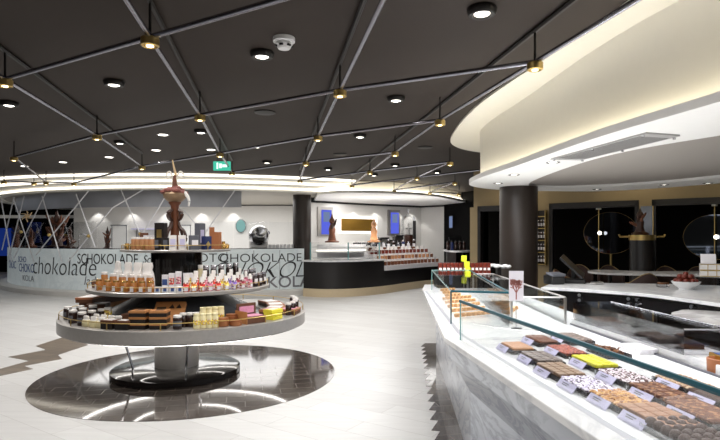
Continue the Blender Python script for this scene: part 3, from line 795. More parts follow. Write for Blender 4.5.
rowf(crj, rng(196.5,215,4), 1.29, ZL, 'cream jar with yellow label', 'in front row at centre, lower tier', 'cream jars on the lower tier')
rowf(crj, rng(203,221,4), 1.14, ZL, 'cream jar with yellow label', 'in back row at centre, lower tier', 'cream jars on the lower tier', None, [(1,1,1.3)]*4)
ctin = mk_jar('copper_tin','x','tin',.062,.085,'copper','copper')
for px, r, w, s in ((222.5,1.26,'stacked nearest the cream jars',1.0),(231.5,1.13,'standing behind the other two',1.1),(235.5,1.29,'low, right of the pair',.6)):
    x, y, a = isl(px, r); ctin.place((x,y,ZL),a,'round copper tin '+w,'round copper tins',(1,1,s))
def openbox():
    t = thing('open_praline_box','x','box')
    T = Matrix.Rotation(R(14),4,'X')
    MB().box((0,0,.035),(.235,.2,.07)).build('tray','kraft_brown',t,False,.003)
    MB().box((0,.085,.115),(.235,.02,.15)).build('raised_back','kraft_brown',t,False,.003)
    MB().box((-.121,0,.06),(.008,.2,.13)).build('rim','kraft',t,False)
    MB().box((0,-.01,.074),(.19,.13,.008)).build('window','card_pink',t,False)
    MB().box((0,.073,.125),(.18,.004,.07)).build('picture','card_pink',t,False)
    return t
KO = Kind(openbox)
for px, r, w in ((251,1.22,'at front, right of copper tins'),):
    x, y, a = isl(px, r); KO.place((x,y,ZL),a,'brown praline box with pink window '+w,'open praline boxes')
pf = mk_box('praline_tray','x','box',.25,.2,.06,'kraft_brown','card_pink','copper_card',(.75,.7),False)
for px, r, w in ((271,1.03,'behind the yellow packs'),(290,1.23,'at right edge of lower tier')):
    x, y, a = isl(px, r); pf.place((x,y,ZL),a,'flat praline box with pink lid picture '+w,'flat praline boxes')
yp = mk_box('yellow_pack','x','pack',.17,.13,.035,'card_yellow','wrap_white',None,(.5,.5),False)
x, y, a = isl(273,1.245)
for k in range(3): yp.place((x,y,ZL+k*.036),a+[.0,.15,-.1][k],'yellow chocolate pack, %s of the small stack' % ['bottom','middle','top'][k],'yellow packs')
def ipol(deg, r): a = R(deg); return IC.x+r*math.cos(a), IC.y+r*math.sin(a), a+PI/2
for i in range(6):
    x, y, a = ipol(-14+i*7.2, 1.26)
    dj3.place((x,y,ZL),a,'dark jar with white lid, %s along right rim of lower tier' % ORD[i],'dark jars along the right rim')
tr = mk_box('chocolate_tray','x','tray',.27,.2,.06,'kraft_brown','wrap_white','copper_card',(.85,.8),False)
for i, (dg, r) in enumerate([(-2,1.03),(16,1.02),(34,1.03)]):
    x, y, a = ipol(dg, r); tr.place((x,y,ZL),a,'brown tray box with white top, %s behind the right jars' % ['nearest','middle','farthest'][i],'tray boxes on the right')
for i, (dg, r) in enumerate([(176,1.18),(164,1.18),(152,1.2),(190,1.0)]):
    x, y, a = ipol(dg, r); k2.place((x,y,ZL),a,'wide kraft box, %s along the left back rim of lower tier' % ['first','second','third','fourth'][i],'kraft boxes along the left rim')
for i in range(3):
    x, y, a = ipol(158+i*12, 1.16); 
    tr.place((x,y,ZL+.121),a,'brown tray box lying on the kraft boxes at left, %s' % ['farthest','middle','nearest'][i],'brown tray boxes at left')

# --- sculpture
sx, sy, _ = isl(178.5,.05)
t = thing('chocolate_sculpture', 'tall chocolate sculpture with rose bowl and cream scrolls on top tier', 'sculpture', (IC.x-.13,IC.y-.1,ZT))
SY = IC.y-.1; zz = lambda py: zat(py, SY)-ZT
MB().lathe([(0,0),(.13,0),(.13,.03),(.06,.06),(.05,.1),(.045,zz(206)),(.07,zz(203)),(.07,zz(201)),(0,zz(201))], seg=20).build('post','choc_milk',t)
for k in range(4):
    a = k*PI/2+PI/4+.5
    pts = [(.05,zz(210)),(.10,zz(213)),(.085,zz(218)),(.05,zz(221)),(.07,zz(227)),(.12,zz(231)),(.15,zz(238)),(.12,zz(243)),(.09,zz(240))]
    MB().tube(spline([(p[0]*math.cos(a),p[0]*math.sin(a),p[1]) for p in pts],4),.017,6).build('scroll','choc_dark',t)
zb = zz(203)
MB().lathe([(0,zb),(.05,zb),(.09,zb+.025),(.125,zb+.06),(.135,zb+.10),(.125,zb+.12),(.11,zb+.115),(0,zb+.11)], seg=28).build('bowl','bowl_bronze',t)
r2 = random.Random(3)
for k in range(13):
    a = k*2.4; rr = .02+.10*math.sqrt(k/13); c = (rr*math.cos(a), rr*math.sin(a), zb+.20-rr*.75+r2.uniform(-.02,.02))
    mb = MB()
    for q in range(5):
        b = q*2*PI/5+k
        mb.ball((c[0]+.024*math.cos(b), c[1]+.024*math.sin(b), c[2]),.032,8,5,(1,1,.8))
    mb.ball((c[0],c[1],c[2]+.014),.024,8,5); mb.build('rose','rose_brown',t)
MB().lathe([(0,zb+.12),(.035,zb+.16),(.028,zb+.24),(.018,zb+.32),(0,zb+.33)], seg=12).build('peak','choc_milk',t)
MB().tube(spline([(0,0,zb+.22),(.01,0,zb+.32),(-.012,0,zb+.42),(-.028,.0,zz(160))],5),[.02*(1-i/22) for i in range(16)],8).build('stem','antler',t)
for s in (-1,1):
    pts = [(.02*s,0,zb+.22),(.03*s,0,zb+.31),(.06*s,0,zb+.365),(.095*s,0,zb+.34),(.09*s,0,zb+.295),(.065*s,0,zb+.30)]
    MB().tube(spline(pts,5),.010,8).build('curl','cream_paint',t)
MB().tube(spline([(.12,-.02,zb+.12),(.16,-.03,zb+.07),(.175,-.03,zb+.02),(.17,-.03,zb-.04)],5),[.025*(1-i/24) for i in range(16)],8).build('drape','wrap_white',t)

# ================================================================= GLASS COUNTER WITH LETTERING
gcnt = thing('glass_fronted_counter', 'long curved counter with printed glass front covered in lettering', 'counter', GC)
RG = 7.8
MB().lathe([(RG-.6,0),(8.1,0),(8.1,.13),(8.05,.16),(RG+.02,.16),(RG-.6,.16)], seg=80, a0=R(160), a1=R(298)).build('kerb','kerb_white',gcnt)
aa = rng(R(160), R(298), 27)
for i in range(26):
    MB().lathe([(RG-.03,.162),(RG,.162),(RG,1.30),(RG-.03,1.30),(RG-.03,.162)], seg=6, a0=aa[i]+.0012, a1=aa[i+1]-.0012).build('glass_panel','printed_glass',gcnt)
MB().lathe([(RG-.05,.17),(RG-.035,.17),(RG-.035,1.26),(RG-.05,1.26)], seg=80, a0=R(160), a1=R(298)).build('backing','ink_grey',gcnt)
MB().lathe([(RG-.7,1.295),(RG+.01,1.301),(RG+.01,1.315),(RG-.7,1.315),(RG-.7,1.295)], seg=80, a0=R(160), a1=R(298)).build('worktop','black_gloss',gcnt)
def curved_text(txt, size, px, py, m='ink', shear=0.0, xs=1.0, bold=0.0, lift=.006):
    me = text_mesh(txt, size, shear, xs, bold)
    k = (px-360)/F; a = 1+k*k; b = -2*(k*GC.x+GC.y); c = GC.x**2+GC.y**2-RG*RG; Y = (-b-math.sqrt(max(0,b*b-4*a*c)))/(2*a)
    th = math.atan2(Y-GC.y, k*Y-GC.x); z = zat(py, Y)
    bm = bmesh.new(); bm.from_mesh(me)
    bmesh.ops.subdivide_edges(bm, edges=[e for e in bm.edges if e.calc_length() > size*.3], cuts=2); bm.to_mesh(me); bm.free()
    for v in me.vertices:
        an = th+v.co.x/RG; r = RG+lift+v.co.z
        v.co = Vector((r*math.cos(an), r*math.sin(an), v.co.y+z))
    me.materials.append(M[m]); o = bpy.data.objects.new('lettering', me); COL.objects.link(o); o.parent = gcnt
for txt, size, px, py, m, sh, xs, bo in [
        ('chokolade',.74,60,275,'ink',.12,.86,-.010),('SCHOKOLADE',.40,106,264,'ink',0,.72,.0),('Scho',.30,151,263,'ink',.3,.8,0),
        ('CHOKO',.36,26,272,'blue_print',0,.8,0),('KOLA',.24,28,281,'ink_grey',0,1.2,0),('SCHO',.24,22,262,'blue_print',0,1,0),('CHOC',.34,12,268,'blue_print',0,1,0),
        ('OTO',.34,213,262,'ink',0,1.1,-.003),('CHOKOLADE',.34,262,262,'ink',0,1.1,-.003),('CHOKOLA',.66,265,278,'ink',.45,.95,-.012),('KOLA',.44,289,287,'ink_grey',0,1.1,.003),('lade',.34,92,285,'ink_grey',.2,1,0)]:
    curved_text(txt, size, px, py, m, sh, xs, bo)
# glass screen on top
scr = thing('counter_glass_screen', 'clear curved glass screen standing on the lettered counter', 'glass screen', GC)
ss = rng(R(170), R(297.5), 19)
for i in range(18):
    MB().lathe([(RG-.12,1.317),(RG-.1,1.317),(RG-.1,2.05),(RG-.12,2.05),(RG-.12,1.317)], seg=4, a0=ss[i]+.001, a1=ss[i+1]-.001).build('pane','smoke_glass',scr)
# steel hood
hd = thing('steel_hood', 'curved brushed steel hood band hanging above the kitchen', 'hood', GC)
MB().lathe([(7.55,2.45),(7.6,2.45),(7.6,2.895),(7.55,2.895),(7.55,2.45)], seg=60, a0=R(218), a1=R(285)).build('band','hood_steel',hd)
# lattice of rods rising from counter to ring
lat = thing('steel_rod_lattice', 'criss-cross lattice of thin steel rods rising from the lettered counter', 'rod lattice')
def onring(px, py, r=8.05):
    k = (px-360)/F; a = 1+k*k; b = -2*(k*GC.x+GC.y); c = GC.x**2+GC.y**2-r*r; Y = (-b-math.sqrt(max(0,b*b-4*a*c)))/(2*a)
    return Vector((k*Y, Y, zat(py, Y)))
RODS = [(46,192,14,258),(89,190,36,255),(76,194,95,247),(42,196,62,262),(112,208,68,262),(1,198,12,262),(14,197,2,250),(13,197,34,262),(146,188,112,208),(120,188,141,236),(172,186,141,236),(237,187,203,236),(184,210,199,228),(24,196,8,262)]
for x0, y0, x1, y1 in RODS:
    MB().cyl(onring(x0,y0,7.95), onring(x1,y1,7.9), .017, seg=6).build('rod','rod_bright',lat)
for px, py in ((49,235),(88.5,236),(21,232),(140,234)): MB().ball(onring(px,py,7.93),.05,10,6).build('joint','brass',lat)

# kitchen props
def figurine(name, label, px, Y, ytop, ybase, seed, m='choc_milk', cat='chocolate figure', n=9, wid=.16, group='chocolate figures behind the lettered counter'):
    r = random.Random(seed); z0 = zat(ybase,Y); h = zat(ytop,Y)-z0
    t = thing(name, label, cat, D(px,Y,z0), r.uniform(0,3), group)
    MB().lathe([(0,0),(wid,0),(wid*1.05,.03),(wid*.6,.06),(wid*.42,h*.3),(wid*.5,h*.45),(wid*.3,h*.62),(wid*.1,h*.66),(0,h*.66)], seg=14).build('body',m,t)
    mb = MB()
    for k in range(n):
        a = r.uniform(0,6.28); z = h*r.uniform(.2,.8); q = wid*r.uniform(.6,1.3)
        e = Vector((q*math.cos(a), q*math.sin(a), z+h*r.uniform(.02,.22)))
        mb.tube(spline([(0,0,z*.8),(e.x*.6,e.y*.6,z*.92),tuple(e)],3),[.05*(wid/.16)*(1-i/8) for i in range(7)],6)
    if n: mb.build('ornament', 'choc_dark' if m != 'choc_dark' else 'choc_milk', t)
    MB().ball((0,0,h*.74),wid*.42,10,7,(1,1,1.2)).lathe([(wid*.3,h*.78),(wid*.15,h*.9),(0,h)],seg=10).build('head',m,t)
    return t
figurine('chocolate_figure','brown chocolate figure at far left, taller of the left pair',17,18.2,222,247,1)
figurine('chocolate_figure','reddish chocolate figure, right of the left pair',31,16.9,227,247,2,'choc_milk')
figurine('chocolate_figure','dark spreading chocolate tree with branches, behind left rods',57,16.1,210,247,5,'choc_dark',n=16,wid=.26)
figurine('chocolate_figure','chocolate figure standing left of the kitchen door',70,15.75,226,248,8,'choc_dark',wid=.15)
figurine('chocolate_figure','slim chocolate tower in front of the white kitchen wall',107.5,15.0,226,249,13,'choc_dark',wid=.12)
t = thing('antler_ornament','pale star-shaped ornament hanging among the rods at left','ornament',onring(27,216,7.5)); t.scale = (.75,.75,.75)
for k in range(6):
    a = k*PI/3+.3; MB().tube(spline([(0,0,0),(.12*math.cos(a),0,.12*math.sin(a)),(.26*math.cos(a+.35),0,.26*math.sin(a+.35))],4),[.05*(1-i/10) for i in range(9)],6).build('prong','antler',t)
MB().cyl((0,0,.03),(0,0,(2.9-onring(27,216,7.5).z)/.75),.006,seg=5).build('wire','steel',t)
Y = 15.6; p = D(259,Y,1.317)
t = thing('panning_drum','tilted polished steel panning drum on the lettered counter','machine',p,R(20))
Td = Matrix.Translation((0,0,.36)) @ Matrix.Rotation(R(66),4,'X') @ Matrix.Diagonal((.88,.88,1.25,1))
MB().lathe([(0,-.3),(.2,-.26),(.32,-.12),(.34,.0),(.28,.14),(.2,.2),(.17,.2),(.2,.12),(0,.05)], seg=32, T=Td).build('drum','chrome',t)
MB().box((0,.12,.1),(.5,.36,.2)).build('base','steel',t,False,.02)
MB().cyl((.0,.2,.3),(.34,.25,.45),.05,seg=12).build('motor','card_navy',t)
cupk = mk_jar('white_cup','x','cup',.05,.10,'plastic_white','plastic_white')
for i, px in enumerate(rng(270,292,7)):
    cupk.place(D(px,15.6+.1*i,1.312),0,'small white cup on the counter, %s right of the steel drum' % ORD[i],'white cups beside the drum')
t = thing('round_porthole','round teal glazed porthole in the white kitchen wall','porthole',D(241,21.05,zat(226,21.05)))
Tp = Matrix.Rotation(PI/2,4,'X')
MB().lathe([(.18,0),(.205,0),(.205,.04),(.18,.04),(.18,0)],seg=32,T=Tp @ Matrix.Diagonal((1,1.3,1,1))).build('rim','chrome',t)
MB().lathe([(0,.01),(.18,.01),(.18,.02),(0,.02)],seg=32,T=Tp @ Matrix.Diagonal((1,1.3,1,1))).build('pane','teal_window',t)
t = thing('steel_worktable','white and steel kitchen worktable behind the rods','worktable',D(60,18.5,0))
MB().box((0,0,1.22),(2.6,.8,.06)).build('top','plastic_white',t,False); 
for x in (-1.2,1.2): MB().box((x,0,.6),(.08,.7,1.19)).build('leg','steel',t,False)
t = thing('sink_tap','tall chrome arched tap before the kitchen wall, left','tap',D(79,15.4,1.31))
MB().tube(spline([(0,0,0),(0,0,.35),(.05,0,.4),(.2,0,.38),(.22,0,.32)],5),.014,8).build('spout','chrome',t)
MB().box((0,0,.02),(.08,.08,.04)).build('base','chrome',t,False)
t = thing('kitchen_shelf','white wall shelf behind the sculpture in the kitchen','shelf',D(147,20.9,zat(229,20.9)))
MB().box((0,0,0),(1.1,.35,.05)).build('board','card_lilac',t,False); MB().box((-.4,.1,-.15),(.04,.2,.3)).box((.4,.1,-.15),(.04,.2,.3)).build('bracket','steel',t,False)

# ================================================================= CENTRE COUNTER
def fl(px, py): return tuple(P(px,py,0)[:2])
front = [fl(303,296.3),fl(323,297.3),fl(345,297),fl(365,295.7),fl(385,293.5),fl(405,290.3),fl(425,287.4),fl(441,285.8)]
fs = [tuple(p) for p in spline([Vector(p) for p in front],5)]
def back(pl, d): 
    out = []
    for i, p in enumerate(pl):
        a = Vector(pl[max(0,i-1)]); b = Vector(pl[min(len(pl)-1,i+1)]); t = (b-a).normalized(); e = d*min(1, .38+i*.12) if d > .5 and len(pl) > 24 else d; out.append((p[0]-t.y*e, p[1]+t.x*e))
    return out
cc = thing('curved_service_counter','curved black counter with marble top and beige plinth at far centre','counter')
MB().prism(fs+back(fs,.9)[::-1], 0, .22).build('plinth','plinth_beige',cc)
n1 = 21
A = back(fs,.03); 
MB().prism(A[:n1]+back(fs,.9)[:n1][::-1], .22, .95).build('front_panel','black_panel',cc)
MB().prism(A[n1-1:]+back(fs,.9)[n1-1:][::-1], .22, .66).build('low_panel','black_panel',cc)
MB().prism(back(fs,-.04)[:n1]+back(fs,.95)[:n1][::-1], .95, 1.0).build('worktop','marble_white',cc, bevel=.005)
# glass case
gcse = thing('counter_display_case','glass display case with lit white shelves on the black counter','display case')
for z in (1.06,1.22,1.36):
    MB().prism(back(fs,.15)[2:n1-1]+back(fs,.6)[2:n1-1][::-1], z-.02, z).build('shelf','step_white',gcse)
MB().prism(back(fs,.62)[2:n1-1]+back(fs,.66)[2:n1-1][::-1], 1.02, 1.42).build('back_panel','step_white',gcse)
MB().prism(back(fs,.56)[2:n1-1]+back(fs,.6)[2:n1-1][::-1], 1.235, 1.265).build('light_strip','shelf_glow',gcse)
MB().wall(back(fs,.06)[2:n1-1], 1.0, 1.46, .015).build('front_pane','case_glass',gcse)
for i in (2, 11, n1-2):
    q = back(fs,.06)[i]; MB().box((q[0],q[1],1.24),(.035,.035,.48)).build('post','glass_edge_pale',gcse,False)
MB().prism(back(fs,.06)[2:n1-1]+back(fs,.5)[2:n1-1][::-1], 1.462, 1.472).build('top_pane','case_glass',gcse)
# stepped display
sd = thing('stepped_display','white stepped stand of wrapped chocolates on the counter right end','display stand')
B0 = fs[n1-1:]
for k, (d0, z0, z1) in enumerate(((-.05,.66,.80),(.18,.80,.96),(.42,.96,1.12),(.64,1.12,1.2))):
    MB().prism(back(B0,d0)+back(B0,.92)[::-1], z0+.001, z1).build('step','step_white',sd)
Kbt = mk_jar('slim_bottle','x','bottle',.05,.30,'jar_dark','silver_lid','card_white')
sweet = mk_jar('wrapped_sweet','x','sweet',.05,.135,'choc_milk','wrap_white')
def along(pl, t):
    L = [0]
    for i in range(1,len(pl)): L.append(L[-1]+(Vector(pl[i])-Vector(pl[i-1])).length)
    s = t*L[-1]
    for i in range(1,len(pl)):
        if s <= L[i]+1e-9: return Vector(pl[i-1]).lerp(Vector(pl[i]), (s-L[i-1])/(L[i]-L[i-1]))
for k, (d, z, m, nm) in enumerate(((.06,.80,'choc_milk','lowest'),(.30,.96,'choc_pale','second lowest'),(.53,1.12,'choc_red','third'),(.74,1.2,'wrap_white','top'))):
    pl = back(B0, d)
    for i in range(16):
        q = along(pl, .03+.062*i)
        sweet.place((q.x,q.y,z),0,'wrapped sweet with white cap, %s along the %s display step' % (ORD[i],nm),'wrapped sweets on the stepped stand',None,('body',m if (i+k) % 4 else 'choc_milk'))
for i in range(10):
    q = along(back(B0,.86), .12+.085*i)
    Kbt.place((q.x,q.y,1.201),0,'slim bottle at the back of the stepped stand, %s from left' % ORD[i],'bottles behind the stepped stand',(1,1,[1,.8,1.1,.9,1.2][i%5]),('body',['jar_dark','card_grey','card_navy','card_white','jar_dark'][i%5]))
# right marble counter end
t = thing('marble_bar','white marble bar end beyond the stepped stand','counter')
bar = [tuple(D(a,b)[:2]) for a,b in ((444,18.6),(446,17.3),(456,16.5),(468,16.6),(470,17.3),(458,18.5))]
MB().prism([tuple(p) for p in spline([Vector(p) for p in bar],4,True)],1.16,1.21).build('top','marble_white',t)
MB().prism([tuple(D(a,b)[:2]) for a,b in ((446,18.4),(448,17.4),(456,16.8),(463,17.2),(456,18.3))],0,1.16).build('base','black_panel',t)
# wall objects
def wallpt(px, off=.03):
    pts = [Vector(p[:2]) for p in cw]
    for i in range(3):
        a, b = pts[i], pts[i+1]; k = (px-360)/F; d = b-a; t = (k*a.y-a.x)/(d.x-k*d.y)
        if -.01 <= t <= 1.01: q = a+d*t; ang = math.atan2(d.y,d.x); nn = Vector((math.sin(ang),-math.cos(ang))); return q+nn*off, ang
for j, (a, b, y0, y1, w) in enumerate([(317,332,207,236,'left of the gold panel'),(387,399,210,235,'right of the gold panel')]):
    (p0, an), (p1, _) = wallpt(a), wallpt(b); c = (p0+p1)/2; Y = c.y
    t = thing('wall_screen','tall blue lit screen in grey frame '+w,'screen',(c.x,c.y,(zat(y0,Y)+zat(y1,Y))/2),an,'wall screens')
    w_, h_ = (p1-p0).length, zat(y0,Y)-zat(y1,Y)
    MB().box((0,0,0),(w_,.06,h_)).build('frame','brushed_steel',t,False); MB().box((.03,-.035,-.02),(w_*.66,.01,h_*.84)).build('display','screen_blue',t,False)
    MB().box((.03,-.042,h_*.16),(w_*.42,.006,h_*.34)).build('picture','screen_pale',t,False)
(p0,an),(p1,_) = wallpt(340),wallpt(375); c = (p0+p1)/2; Y = c.y
t = thing('gold_wall_panel','gold textured panel in a lit white wall niche','wall panel',(c.x,c.y,zat(225,Y)),an)
MB().box((0,0,0),((p1-p0).length,.04,.42)).build('panel','gold_panel',t,False)
MB().box((0,.005,0),((p1-p0).length+.16,.03,.58)).build('lit_surround','shelf_glow',t,False)
t = thing('wall_cabinet','white back cabinet under the gold panel','cabinet',(c.x+.1,c.y-.25,0),an)
MB().box((0,0,.62),(2.1,.4,1.24)).build('body','step_white',t,False,.01); MB().box((0,-.01,1.26),(2.16,.44,.04)).build('top','marble_white',t,False)
cup2 = mk_jar('display_cup','x','cup',.07,.2,'card_black','wrap_white','card_white')
for i, px in enumerate(rng(349,371,6)):
    q, an = wallpt(px,.32); cup2.place((q.x,q.y,1.281),an,'black and white canister on white cabinet, %s from left' % ORD[i],'canisters on the white cabinet')
figurine('chocolate_figure','brown chocolate figure in front of the left blue screen',332,15.5,214,243,21,'choc_milk',n=4,wid=.2,group=None).location.z = 1.473
figurine('chocolate_figure','pale and brown chocolate bust right of the gold panel',374,15.9,219,243,22,'choc_pale',n=0,wid=.2,group=None).location.z = 1.473
# fountain and machines on a back bench behind the stepped stand
bench = thing('back_bench','low dark bench carrying machines behind the stepped stand','bench')
bp_ = [tuple(D(a,b)[:2]) for a,b in ((376,17.1),(402,18.2),(424,19.2),(424,19.65),(402,18.9),(376,17.7))]
MB().prism(bp_,0,1.16).build('base','black_panel',bench,False)
MB().prism(bp_,1.16,1.2).build('top','marble_white',bench,False)
q = D(408.5,18.75,1.2)
t = thing('chocolate_fountain','tall glass domed chocolate fountain before the white wall','fountain',q)
MB().lathe([(0,0),(.22,0),(.22,.12),(.16,.15),(.15,.5),(0,.5)],seg=24).build('base','choc_dark',t)
MB().lathe([(.24,.3),(.25,.3),(.25,1.0),(.2,1.12),(.1,1.2),(.03,1.23),(0,1.23)],seg=28).build('dome','smoke_glass',t)
MB().lathe([(0,.5),(.15,.5),(.17,.52),(.04,.55),(.04,.7),(.12,.71),(.13,.73),(.03,.76),(.03,.9),(0,.92)],seg=20).build('cascade','steel',t)
MB().cyl((0,0,1.22),(0,0,1.36),.02,seg=8).ball((0,0,1.38),.035,8,6).build('finial','chrome',t)
MB().box((.2,-.05,.55),(.1,.1,.9)).build('control_box','card_black',t,False)
def machine(px, Y, w, h, label, m1='steel', z=1.2):
    t = thing('coffee_machine',label,'machine',D(px,Y,z),.2,'machines on the back bench')
    MB().cbox((0,0,h*.45),(w,.36,h*.9),.02).build('body',m1,t,False)
    MB().box((0,-.1,h*.95),(w*.9,.3,h*.1)).build('tray','plastic_black',t,False)
    MB().box((0,-.185,h*.35),(w*.7,.02,h*.35)).build('recess','ink',t,False)
    MB().cyl((-w*.2,-.2,h*.62),(-w*.2,-.2,h*.45),.02,seg=8).build('spout','chrome',t)
    MB().cyl((w*.2,-.2,h*.62),(w*.2,-.2,h*.45),.02,seg=8).build('spout','chrome',t)
machine(383,17.6,.34,.42,'silver coffee machine, left end of the back bench'); machine(376.5,17.35,.26,.36,'small silver grinder at the near end of the back bench')
machine(389.5,17.95,.28,.34,'low steel coffee machine, third along the back bench')
machine(398,18.35,.30,.5,'black and silver machine beside the fountain','card_black')
t = thing('till','black cash till on the marble bar end','till',D(456,17.5,1.21),.3)
MB().cbox((0,0,.09),(.5,.4,.18),.02).build('drawer','plastic_black',t,False); MB().box((0,-.02,.3),(.42,.05,.26),Matrix.Rotation(R(-15),4,'X')).build('monitor','plastic_black',t,False); MB().cyl((0,.03,.15),(0,.03,.3),.03,seg=8).build('stand','plastic_black',t)
btl = mk_jar('syrup_bottle','x','bottle',.05,.3,'jar_dark','card_black')
for i, px in enumerate(rng(448,464,5)):
    btl.place(D(px,17.0,1.211),0,'%s bottle on the marble bar, %s from left' % ('blue' if i == 1 else 'dark',ORD[i]),'bottles on the marble bar',None,('body','card_navy' if i == 1 else 'jar_dark'))
q0 = Vector(D(444,19.55)[:2]); q1 = Vector(D(480,17.2)[:2]); q = q0.lerp(q1,.22)
t = thing('door_window','small pale glowing pane in the dark far wall','panel',(q.x-.02,q.y-.10,zat(222,18.9)),math.atan2(q1.y-q0.y,q1.x-q0.x))
MB().box((0,0,0),(.22,.03,.40)).build('pane','screen_pale',t,False); MB().box((0,.005,0),(.26,.025,.44)).build('frame','card_black',t,False)

# ================================================================= SHELVES, MIRRORS, SEATING
q = wpt(543)-wn*.10
t = thing('wall_shelf_rack','narrow tall wall rack of bottles beside the dark column','shelf rack',(q.x,q.y,0),math.atan2(wd.y,wd.x))
MB().box((0,.06,1.6),(.19,.02,1.15)).build('back','card_black',t,False)
for k in range(5): MB().box((0,0,1.05+.25*k),(.19,.12,.015)).build('shelf','brass',t,False)
for s in (-1,1): MB().box((s*.098,0,1.6),(.012,.13,1.15)).build('side','brass',t,False)
bt3 = mk_jar('spirit_bottle','x','bottle',.022,.17,'jar_dark','silver_lid','card_white')
for k in range(4):
    for i in range(3):
        u = q+wd*(-.06+.06*i); bt3.place((u.x,u.y,1.059+.25*k),0,'bottle in wall rack, %s shelf from bottom, %s' % (ORD[k],['left','middle','right'][i]),'bottles in the wall rack')
def mirror(px, py, rpx, label, ppx):
    b = wpt(px)+wn*.35; rr = rpx/F*b.y; zc = zat(py,b.y)
    t = thing('round_mirror',label,'mirror',(b.x,b.y,zc),math.atan2(wd.y,wd.x),'round mirrors in the niches')
    t.scale = (1,1,.83)
    T = Matrix.Rotation(PI/2,4,'X')
    MB().lathe([(0,0),(rr,0),(rr,.02),(0,.02)],seg=56,T=T).build('glass','mirror',t)
    MB().tube([(rr*math.cos(2*PI*i/64),-.012,rr*math.sin(2*PI*i/64)) for i in range(64)],.009,6,closed=True).build('rim','dull_brass',t)
    MB().cyl((0,.06,-zc/.83),(0,.06,-rr*.6),.02,seg=8).build('stand_pole','brass',t)
    MB().lathe([(0,0),(.16,0),(.16,.015),(0,.02)],c=(0,.06,-zc/.83),seg=20).build('stand_foot','brass',t)
    b = wpt(ppx)-wn*.02+wn*.15
    t = thing('globe_lamp','small glowing globe lamp on brass pole before %s mirror' % ('the left' if px < 650 else 'the right'),'lamp',(b.x,b.y,0),0,'globe lamps in the niches')
    MB().cyl((0,0,0),(0,0,2.2),.009,seg=8).build('pole','brass',t); z = zat(py,b.y)
    MB().ball((0,-.04,z),.036,12,8).build('globe','lamp_glow',t)
    MB().lathe([(0,0),(.12,0),(.12,.012),(0,.02)],seg=18).build('foot','brass',t)
    MB().lathe([(.05,2.17),(.05,2.2),(0,2.2)],seg=14).build('cap','cream_paint',t)
mirror(606,233,25,'large round brass rimmed mirror in left niche',597); mirror(713,237,27,'large round brass rimmed mirror in right niche',714)
# pillar pedestal
Y = 9.3; c = D(642,Y,0); r_ = 11.5/F*Y; zt = zat(235,Y)
t = thing('dark_pedestal','round dark pedestal with brass collar and arms between the niches','pedestal',c)
MB().lathe([(0,0),(r_,0),(r_,zt-.09),(0,zt-.09)],seg=36).build('shaft','black_panel',t)
MB().lathe([(0,zt-.09),(r_*1.05,zt-.09),(r_*1.08,zt),(0,zt)],seg=36).build('collar','brass',t)
for s in (-1,1): MB().tube([(s*r_,0,zt-.03),(s*r_*1.9,0,zt-.03),(s*r_*2.0,0,zt+.01)],.018,8).build('arm','brass',t)
figurine('chocolate_figure','dark chocolate bouquet figure on the brass topped pedestal',640,Y,208,235,31,'choc_dark',n=7,wid=.13,group=None).location.z = zt+.001
t = thing('tall_panel','narrow mirrored brass edged panel behind the pedestal','panel',(wpt(646).x,wpt(646).y-.03,1.9),math.atan2(wd.y,wd.x))
MB().box((0,-.02,0),(.2,.02,.6)).build('face','dark_mirror',t,False); MB().box((.108,-.02,0),(.015,.03,.6)).build('edge','brass',t,False)

def mk_table(name, label, pts, z, legs, m='marble_table'):
    t = thing(name,label,'table')
    MB().prism([tuple(p) for p in spline([Vector(p) for p in pts],6,True)],z-.03,z).build('top',m,t)
    for x, y in legs:
        MB().lathe([(0,0),(.2,0),(.2,.015),(.03,.03),(.03,z-.03),(0,z-.03)],c=(x,y,0),seg=18).build('leg','black_panel',t)
mk_table('marble_table','long white marble table with rounded end before the niches',[tuple(D(588,8.95)[:2]),tuple(D(612,8.45)[:2]),tuple(D(655,8.25)[:2]),tuple(D(700,8.0)[:2]),tuple(D(745,7.7)[:2]),tuple(D(745,8.7)[:2]),tuple(D(690,9.0)[:2]),tuple(D(660,8.95)[:2]),tuple(D(640,9.0)[:2]),tuple(D(600,9.4)[:2])],1.05,[tuple(D(610,8.9)[:2]),tuple(D(690,8.5)[:2])])
def mk_chair():
    t = thing('tub_chair','x','chair')
    MB().cbox((0,0,.70),(.46,.44,.1),.03).build('seat','velvet_brown',t)
    pr = [(.23,.70),(.255,.74),(.27,1.0),(.262,1.08),(.245,1.10),(.23,1.07),(.225,.76),(.215,.72)]
    mb = MB(); 
    def arc(i, n): return PI*1.08*i/n-PI*.04
    rings = []
    for i in range(17):
        a = arc(i,16); dip = 1-.38*abs(math.cos(a))**2
        rings.append([((r)*math.cos(a), (r)*math.sin(a), .70+(z-.70)*dip) for r, z in pr])
    mb.loft(rings, closed=True, cap=True).build('backrest','velvet_brown',t)
    top = [(.247*math.cos(arc(i,16)),.247*math.sin(arc(i,16)),.70+(1.102-.70)*(1-.38*abs(math.cos(arc(i,16)))**2)) for i in range(17)]
    MB().tube(top,.008,6).build('piping','dull_brass',t)
    for x in (-1,1):
        for y in (-1,1): MB().cyl((x*.17,y*.16,.66),(x*.21,y*.20,0),.016,.012,8).build('leg','black_panel',t)
    return t
KCh = Kind(mk_chair)
